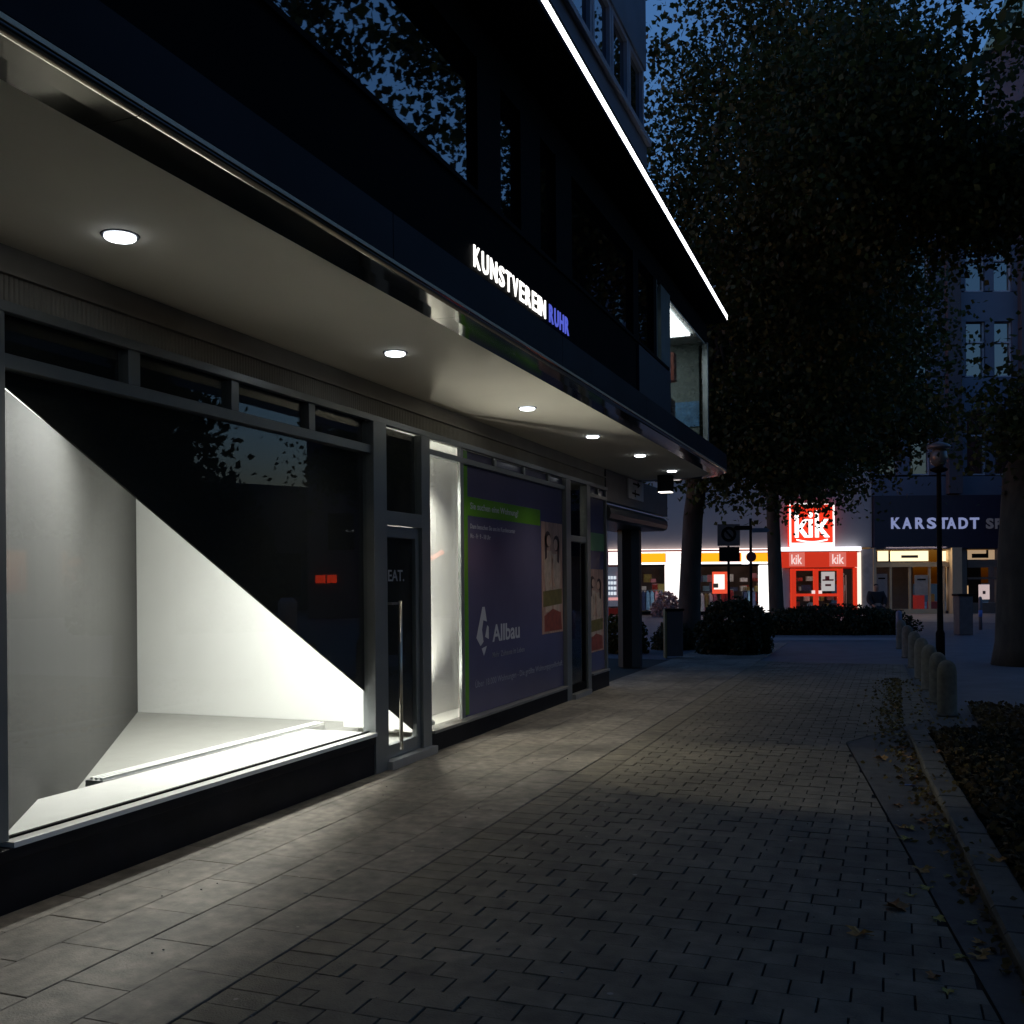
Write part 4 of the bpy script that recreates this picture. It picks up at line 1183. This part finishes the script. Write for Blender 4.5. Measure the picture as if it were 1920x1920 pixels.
# hedges
def hedge(name, label, pts_fn, n, leaf, seed, cat='hedge', cols=None):
    rng = np.random.default_rng(seed)
    P, base = pts_fn(rng, n)
    t = thing(name, label, cat, base)
    me = leaf_mesh('foliage', P-np.array(base), leaf, rng, cols or (np.array([.018, .026, .012]), np.array([.04, .05, .022])), M_LEAF)
    link('foliage', me, t)
    rr = random.Random(seed)
    q = MB()
    for j in range(10):
        k_ = P[rr.randrange(len(P))]-np.array(base)
        q.tube([(k_[0]*.7, k_[1]*.7, -.02), (k_[0], k_[1], max(.2, k_[2]*.8))], [.02, .008], 5)
    q.build('stems', M_BARK, t)
def ell(c, r, n_rot=0.0):
    def fn(rng, n):
        d = rng.normal(size=(n, 3)); d /= np.linalg.norm(d, axis=1, keepdims=True)
        d *= rng.uniform(.5, 1.0, (n, 1))**.5*(1+.10*np.sin(d[:, :1]*9+d[:, 1:2]*7))
        q = d*np.array(r)
        cs, sn = math.cos(n_rot), math.sin(n_rot)
        q = np.stack([q[:, 0]*cs-q[:, 1]*sn, q[:, 0]*sn+q[:, 1]*cs, q[:, 2]], 1)
        q[:, 2] = np.abs(q[:, 2]+r[2]*.35)
        return q+np.array([c[0], c[1], 0]), (c[0], c[1], 0)
    return fn
hedge('bush', 'big rounded dark bush right of the leaning tree trunk', ell((-3.28, 22.1), (.80, .80, .86)), 10000, .085, 21, 'bush')
hedge('hedge', 'long low clipped hedge at the far end of the path', ell((-1.75, 30.3), (2.3, .8, .60), R(12)), 12000, .09, 22)
hedge('pale_pink_bush', 'pale pink shrub at the foot of the left bright white pillar', ell((-9.1, 42.4), (.62, .4, .78)), 1500, .13, 23, 'bush', (np.array([.30, .20, .19]), np.array([.55, .38, .37])))  # leaves coloured pale pink throughout
hedge('bush', 'dark low shrub at the foot of the leaning tree trunk', ell((-4.75, 23.0), (.5, .5, .45)), 2500, .08, 24, 'bush')
hedge('bush', 'yellowish shrub seen through the passage left of the black column', ell((-5.6, 21.6), (.55, .5, .62)), 2600, .09, 25, 'bush', (np.array([.05, .05, .012]), np.array([.11, .10, .02])))
hedge('far_bush', 'dark row of shrubs across the plaza mirrored in the glass', ell((13.6, 27.0), (3.2, 1.5, 4.1), R(-35)), 9000, .32, 26, 'hedge')

# ground cover in the planting bed
rng = np.random.default_rng(31)
n = 26000
yy = 3.0+rng.uniform(0, 1, n)*7.9
xx = np.array([kerb_x(v) for v in yy])+.20+rng.uniform(0, 1, n)**1.3*2.6
zz = .03+rng.uniform(0, 1, n)*.10*np.clip((xx-np.array([kerb_x(v) for v in yy])-.15)*4, .2, 1)
me = leaf_mesh('ground_cover', np.stack([xx, yy, zz], 1), .05, rng, (np.array([.012, .015, .008]), np.array([.035, .036, .018])), M_BED)
tag(link('ground_cover', me), kind='stuff')
n = 5200
yy = 3.0+rng.uniform(0, 1, n)*7.8
kx = np.array([kerb_x(v) for v in yy])
xx = kx+.20+rng.uniform(0, 1, n)**1.5*2.2
zz = .05+rng.uniform(0, 1, n)*.085
x2 = .82+rng.uniform(0, 1, 2600)**1.4*2.6; y2 = 10.9+rng.uniform(0, 2.7, 2600); z2 = .03+rng.uniform(0, 1, 2600)*.05
xx = np.concatenate([xx, x2]); yy = np.concatenate([yy, y2]); zz = np.concatenate([zz, z2])
me = leaf_mesh('bed_leaf_litter', np.stack([xx, yy, zz], 1), .055, rng, (np.array([.05, .032, .014]), np.array([.15, .095, .03])), M_BED, up=.6)
tag(link('bed_leaf_litter', me), kind='stuff')
# litter of small leaves along the kerb and bed edge
n = 1500
yy = 4.0+rng.uniform(0, 1, n)**.7*13
kx = np.array([kerb_x(v) for v in yy])
xx = kx - np.abs(rng.normal(size=n))*.10*np.clip((yy-3)/4, .3, 1.6) + np.where(rng.uniform(size=n) < .35, rng.uniform(0, .8, n), 0)
zz = np.where((xx > kx) & (yy < 10.9), np.where(xx > kx+.19, .10, .062), .006)+rng.uniform(0, .012, n)
me = leaf_mesh('leaf_litter', np.stack([xx, yy, zz], 1), .042, rng, (np.array([.09, .06, .022]), np.array([.22, .16, .05])), M_BED, up=.75)
tag(link('leaf_litter', me), kind='stuff')

q = MB()
rq = random.Random(77)
for j in range(260):
    x_ = rq.uniform(-3.9, .3); y_ = rq.uniform(3.0, 12)
    r_ = rq.uniform(.003, .010)
    if rq.random() < .45:                       # trodden gum
        n_ = 7
        q.poly([(x_+r_*1.6*math.cos(a*6.283/n_)*rq.uniform(.7, 1.1), y_+r_*1.6*math.sin(a*6.283/n_)*rq.uniform(.7, 1.1), .0035) for a in range(n_)], rq.randrange(2))
    else:
        q.box(x_-r_*.5, x_+r_*.5, y_-r_*.35, y_+r_*.35, 0, r_*.5, rq.randrange(2))
tag(q.build('grit_and_gum', [mat('pale_grit', (.30, .28, .25), .8), mat('dark_gum', (.05, .048, .045), .7)]), kind='stuff')

# single fallen leaves
def fallen(seed, col):
    rg = random.Random(seed)
    m = MB()
    n = 14
    pts = []
    for j in range(n):
        a = 2*math.pi*j/n
        r_ = (.052 if j % 2 == 0 else .030)*rg.uniform(.8, 1.15)
        if j == 7: r_ = .02
        pts.append((r_*math.cos(a)*1.15, r_*math.sin(a), .012+.012*math.sin(2*a+seed)+.010*rg.random()))
    for j in range(n):
        m.poly([(0, 0, .006), pts[j], pts[(j+1) % n]])
    m.tube([(-.02, 0, .010), (-.075, .008, .016)], .0018, 5)
    return m.mesh('fallen_leaf', col)
FL = [fallen(1, mat('leaf_brown', (.26, .115, .035), .7, 0, .3, 40)), fallen(2, mat('leaf_ochre', (.36, .19, .05), .7, 0, .3, 40)), fallen(3, mat('leaf_yellow', (.32, .26, .06), .7, 0, .3, 40))]
big = [(-.135, 9.427, 1, 1.35), (.14, 7.122, 0, 1.1), (.12, 5.937, 1, 1.0), (-.017, 5.215, 0, 1.3), (-.167, 4.783, 1, 1.0), (.352, 5.625, 0, .9), (.316, 4.661, 1, .8), (.17, 5.113, 2, .7), (.505, 6.07, 1, .9), (.346, 9.583, 0, .9), (.02, 8.6, 0, .7), (.05, 6.6, 2, .8), (.28, 7.0, 2, .8), (.14, 5.6, 2, .7), (.24, 6.35, 1, .7), (.06, 5.45, 2, .6)]
rg = random.Random(9)
for k_ in range(42):
    y = rg.uniform(4.2, 14)
    big.append((kerb_x(min(y, 11.4)) - abs(rg.gauss(0, .16))-.04, y, rg.choice((0, 1, 2)), rg.uniform(.5, .8)))
LLAB = {0: 'large ochre fallen leaf lying alone on the bricks, farthest of the big ones', 1: 'brown fallen leaf lying on the slanting joint at mid distance',
        2: 'ochre fallen leaf beside the slanting joint, above the broad brown one', 3: 'broad flat brown fallen leaf on the bricks behind the lone ochre one',
        4: 'ochre fallen leaf lying alone on the bricks nearest the bottom edge'}
KLAB = ['small brown dry leaf lying near the kerb stones', 'small ochre dry leaf lying near the kerb stones', 'small yellowish dry leaf lying near the kerb stones']
for i_, (x, y, k_, sc) in enumerate(big):
    o = bpy.data.objects.new('fallen_leaf', FL[k_])
    COL.objects.link(o)
    z = .0
    if y < 10.9 and kerb_x(y) < x < kerb_x(y)+.19: z = .057
    o.location = (x, y, z); o.scale = (sc, sc, sc); o.rotation_euler = (rg.uniform(-.1, .1), rg.uniform(-.1, .1), rg.uniform(0, 6.28))
    tag(o, LLAB.get(i_, KLAB[k_]), 'leaf', 'fallen leaves on the pavement')
o = MB().box(-.06, .06, -.012, .012, 0, .004).build('paper_scrap', mat('scrap_white', (.4, .4, .48), .6), None, 0, (.38, 7.44, .001), .5)
tag(o, 'small pale strip of paper lying beside the kerb', 'litter')
o = MB().box(-.05, .05, -.02, .02, 0, .004).build('wrapper', mat('scrap_blue', (.05, .12, .3), .5), None, 0, (.07, 8.35, .001), .2)
tag(o, 'small blue wrapper lying on the brick path near the kerb', 'litter')

# ================================================================ STREET FURNITURE
blab = ['stone bollard nearest the camera, first in the row beside the path', 'second stone bollard in the row, just behind the nearest one', 'third stone bollard counted from the camera',
        'fourth stone bollard counted from the camera, middle of the row', 'fifth stone bollard counted from the camera', 'sixth stone bollard, last but one before the hedge', 'seventh and farthest stone bollard, near the hedge']
bme = MB().lathe([(.112, -.05), (.112, .02), (.108, .03), (.106, .47), (.106, .50), (.100, .545), (.086, .59), (.062, .62), (.032, .638), (.006, .643)], n=24).mesh('post', M_BOLL)
cme = MB().lathe([(.1125, .0), (.118, .006), (.118, .022), (.1125, .028)], n=24).mesh('foot_ring', M_KERB)
for lab, y in zip(blab, [12.65, 13.95, 15.5, 17.2, 19.2, 21.6, 24.3]):
    t = thing('bollard', lab, 'bollard', (.54-(y-12.65)*.0375, y, 0), 0, 'stone bollards beside the path')
    link('post', bme, t); link('foot_ring', cme, t)

t = thing('street_lamp', 'black street lamp post with a mushroom head standing behind the bollards', 'street lamp', (.80, 21.4, 0))
MB().lathe([(.085, 0), (.085, .5), (.06, .56), (.052, 1.2), (.045, 3.4), (.04, 3.62)], n=14).build('post', M_DARK, t)
MB().lathe([(.05, 3.62), (.16, 3.66), (.17, 3.70), (.06, 3.74)], n=16).build('collar', M_DARK, t)
MB().lathe([(.06, 3.74), (.14, 3.80), (.17, 3.90), (.15, 4.02), (.10, 4.08)], n=16).build('globe', mat('frosted_glass', (.12, .125, .125), .25, 0, .05), t)
MB().lathe([(.10, 4.08), (.22, 4.10), (.225, 4.13), (.19, 4.17), (.05, 4.22)], n=20).build('hood', mat('hood_grey', (.16, .16, .17), .5, .3), t)

t = thing('traffic_sign', 'dark square sign with a ring above a smaller black plate on a pole', 'sign', (-4.31, 28.3, 0), R(20.75))
MB().tube([(0, .04, -.02), (0, .04, 3.1)], .035, 8).build('pole', M_DARK, t)
MB().box(-.31, .31, -.01, .01, 2.50, 3.10).build('plate', mat('sign_back', (.075, .065, .065), .5), t)
q = MB()
for j in range(20):
    a, b = 2*math.pi*j/20, 2*math.pi*(j+1)/20
    q.vprism([(.21*math.cos(a), 2.82+.21*math.sin(a)), (.21*math.cos(b), 2.82+.21*math.sin(b)), (.13*math.cos(b), 2.82+.13*math.sin(b)), (.13*math.cos(a), 2.82+.13*math.sin(a))], -.018, -.011)
q.vprism([(-.15, 2.95), (-.11, 2.99), (.15, 2.69), (.11, 2.65)], -.022, -.0185)
q.build('ring_symbol', M_DARK, t)
MB().box(-.27, .29, -.01, .01, 2.07, 2.47).build('lower_plate', M_DARK, t)
t = thing('guide_post', 'thin dark pole with small finger boards and a round disc beside the square sign', 'sign', (-3.74, 28.5, 0), R(20.75))
MB().tube([(0, 0, -.02), (0, 0, 3.25)], .038, 8).build('pole', M_DARK, t)
MB().vprism([(-.42, 2.93), (.03, 2.93), (.03, 3.05), (-.42, 3.05), (-.48, 2.99)], -.06, -.04).build('finger_board', M_DARK, t)
MB().vprism([(.03, 2.86), (.45, 2.86), (.52, 2.92), (.45, 2.98), (.03, 2.98)], -.06, -.04).build('finger_board', mat('board_blue', (.04, .07, .12), .5), t)
q = MB().vprism([(.14*math.cos(k_*math.pi/8), 2.19+.14*math.sin(k_*math.pi/8)) for k_ in range(16)], -.06, -.04)
q.build('round_disc', mat('disc_red', (.10, .01, .02), .5), t)

t = thing('litter_bin', 'dark upright litter bin with a pale edge right of the black column', 'bin', (-4.22, 20.4, 0), R(20))
MB().box(-.16, .16, -.14, .14, .04, .95).build('body', mat('bin_dark', (.03, .035, .05), .5), t, .01)
MB().box(-.20, -.161, -.14, .14, 0, .99).build('side_post', mat('bin_olive', (.13, .12, .05), .6), t)
MB().box(-.19, .19, -.16, .16, .951, 1.0).build('lid', M_DARK, t, .008)

t = thing('utility_box', 'grey upright utility pillar standing before the department store right of the lamp', 'cabinet', (1.72, 30.4, 0), R(20))
MB().box(-.19, .19, -.19, .19, 0, 1.06).build('body', mat('pillar_grey', (.07, .065, .07), .7, 0, .2, 8), t, .015)
MB().box(-.22, .22, -.22, .22, 1.061, 1.12).build('cap', M_DARK, t, .01)
t = thing('marker_post', 'slim post with a blue band right of the grey utility pillar', 'post', (2.37, 33.5, 0))
MB().lathe([(.05, -.02), (.05, .95), (.02, .99)], n=10).build('shaft', mat('post_grey', (.09, .09, .11), .5), t)
MB().lathe([(.054, .38), (.054, .58)], n=10).build('blue_band', mat('band_blue', (.05, .15, .5), .5), t)
t = thing('low_post', 'short blue grey post standing just behind the farthest bollards', 'post', (.06, 26.5, 0))
MB().lathe([(.07, -.02), (.07, .72), (.05, .76), (.01, .78)], n=12).build('shaft', mat('post_bluegrey', (.10, .12, .2), .5), t)

# seated person behind the hedge, on a bench
PC = np.array([-.66, 37.6])
t = thing('bench', 'plain bench behind the long hedge carrying the seated person', 'bench', (PC[0], PC[1], 0), R(20.75))
MB().box(-.9, .9, -.2, .25, .42, .46).build('seat', mat('bench_wood', (.1, .06, .03), .7), t)
for sx in (-.8, .8):
    MB().box(sx-.03, sx+.03, -.18, .30, 0, .419).build('leg', M_DARK, t)
def skin_obj(name, verts, edges, radii, m, parent=None):
    me = bpy.data.meshes.new(name)
    me.from_pydata(verts, edges, [])
    me.materials.append(m)
    o = link(name, me, parent)
    o.modifiers.new('skin', 'SKIN').use_smooth_shade = True
    if not me.skin_vertices:
        bm = bmesh.new(); bm.from_mesh(me); bm.verts.layers.skin.verify(); bm.to_mesh(me); bm.free()
    for sv, r_ in zip(me.skin_vertices[0].data, radii):
        sv.radius = (r_, r_)
    me.skin_vertices[0].data[0].use_root = True
    sb = o.modifiers.new('sub', 'SUBSURF'); sb.levels = 1; sb.render_levels = 2
    return o
M_SKIN = mat('skin', (.30, .17, .12), .6, 0, .05)
V = [(0, 0, .52), (0, .03, .75), (0, .04, 1.0), (0, .02, 1.10), (0, 0, 1.18), (0, -.01, 1.26), (0, -.01, 1.34),
     (-.20, .03, 1.02), (-.27, -.03, .78), (-.20, -.22, .62), (-.12, -.34, .58), (.20, .03, 1.02), (.27, -.03, .78), (.20, -.22, .62), (.12, -.34, .58),
     (-.12, -.38, .50), (-.13, -.42, .10), (-.13, -.54, .04), (.12, -.38, .50), (.13, -.42, .10), (.13, -.54, .04)]
E_ = [(0, 1), (1, 2), (2, 3), (3, 4), (4, 5), (5, 6), (2, 7), (7, 8), (8, 9), (9, 10), (2, 11), (11, 12), (12, 13), (13, 14), (0, 15), (15, 16), (16, 17), (0, 18), (18, 19), (19, 20)]
RR = [.13, .12, .13, .055, .075, .092, .06, .065, .05, .04, .035, .065, .05, .04, .035, .08, .05, .04, .08, .05, .04]
pr = skin_obj('person', V, E_, RR, M_SKIN)
pr.location = (PC[0]+.02, PC[1]-.02, 0); pr.rotation_euler = (0, 0, R(20.75))
tag(pr, 'person in a dark coat sitting behind the hedge in front of the lit entrance', 'person')
M_CLOTH = mat('dark_cloth', (.010, .010, .012), .85, 0, .2, 20)
skin_obj('coat', [V[0], V[1], V[2], (0, .03, 1.07), V[7], V[8], V[9], V[11], V[12], V[13]], [(0, 1), (1, 2), (2, 3), (2, 4), (4, 5), (5, 6), (2, 7), (7, 8), (8, 9)], [.20, .20, .19, .085, .13, .11, .075, .13, .11, .075], M_CLOTH, pr)
skin_obj('trousers', [V[0], V[15], V[16], V[18], V[19]], [(0, 1), (1, 2), (0, 3), (3, 4)], [.15, .105, .07, .105, .07], M_CLOTH, pr)
skin_obj('hair', [(0, .02, 1.27), (0, .02, 1.32), (0, .0, 1.36)], [(0, 1), (1, 2)], [.085, .09, .06], mat('hair_dark', (.03, .015, .01), .8), pr)
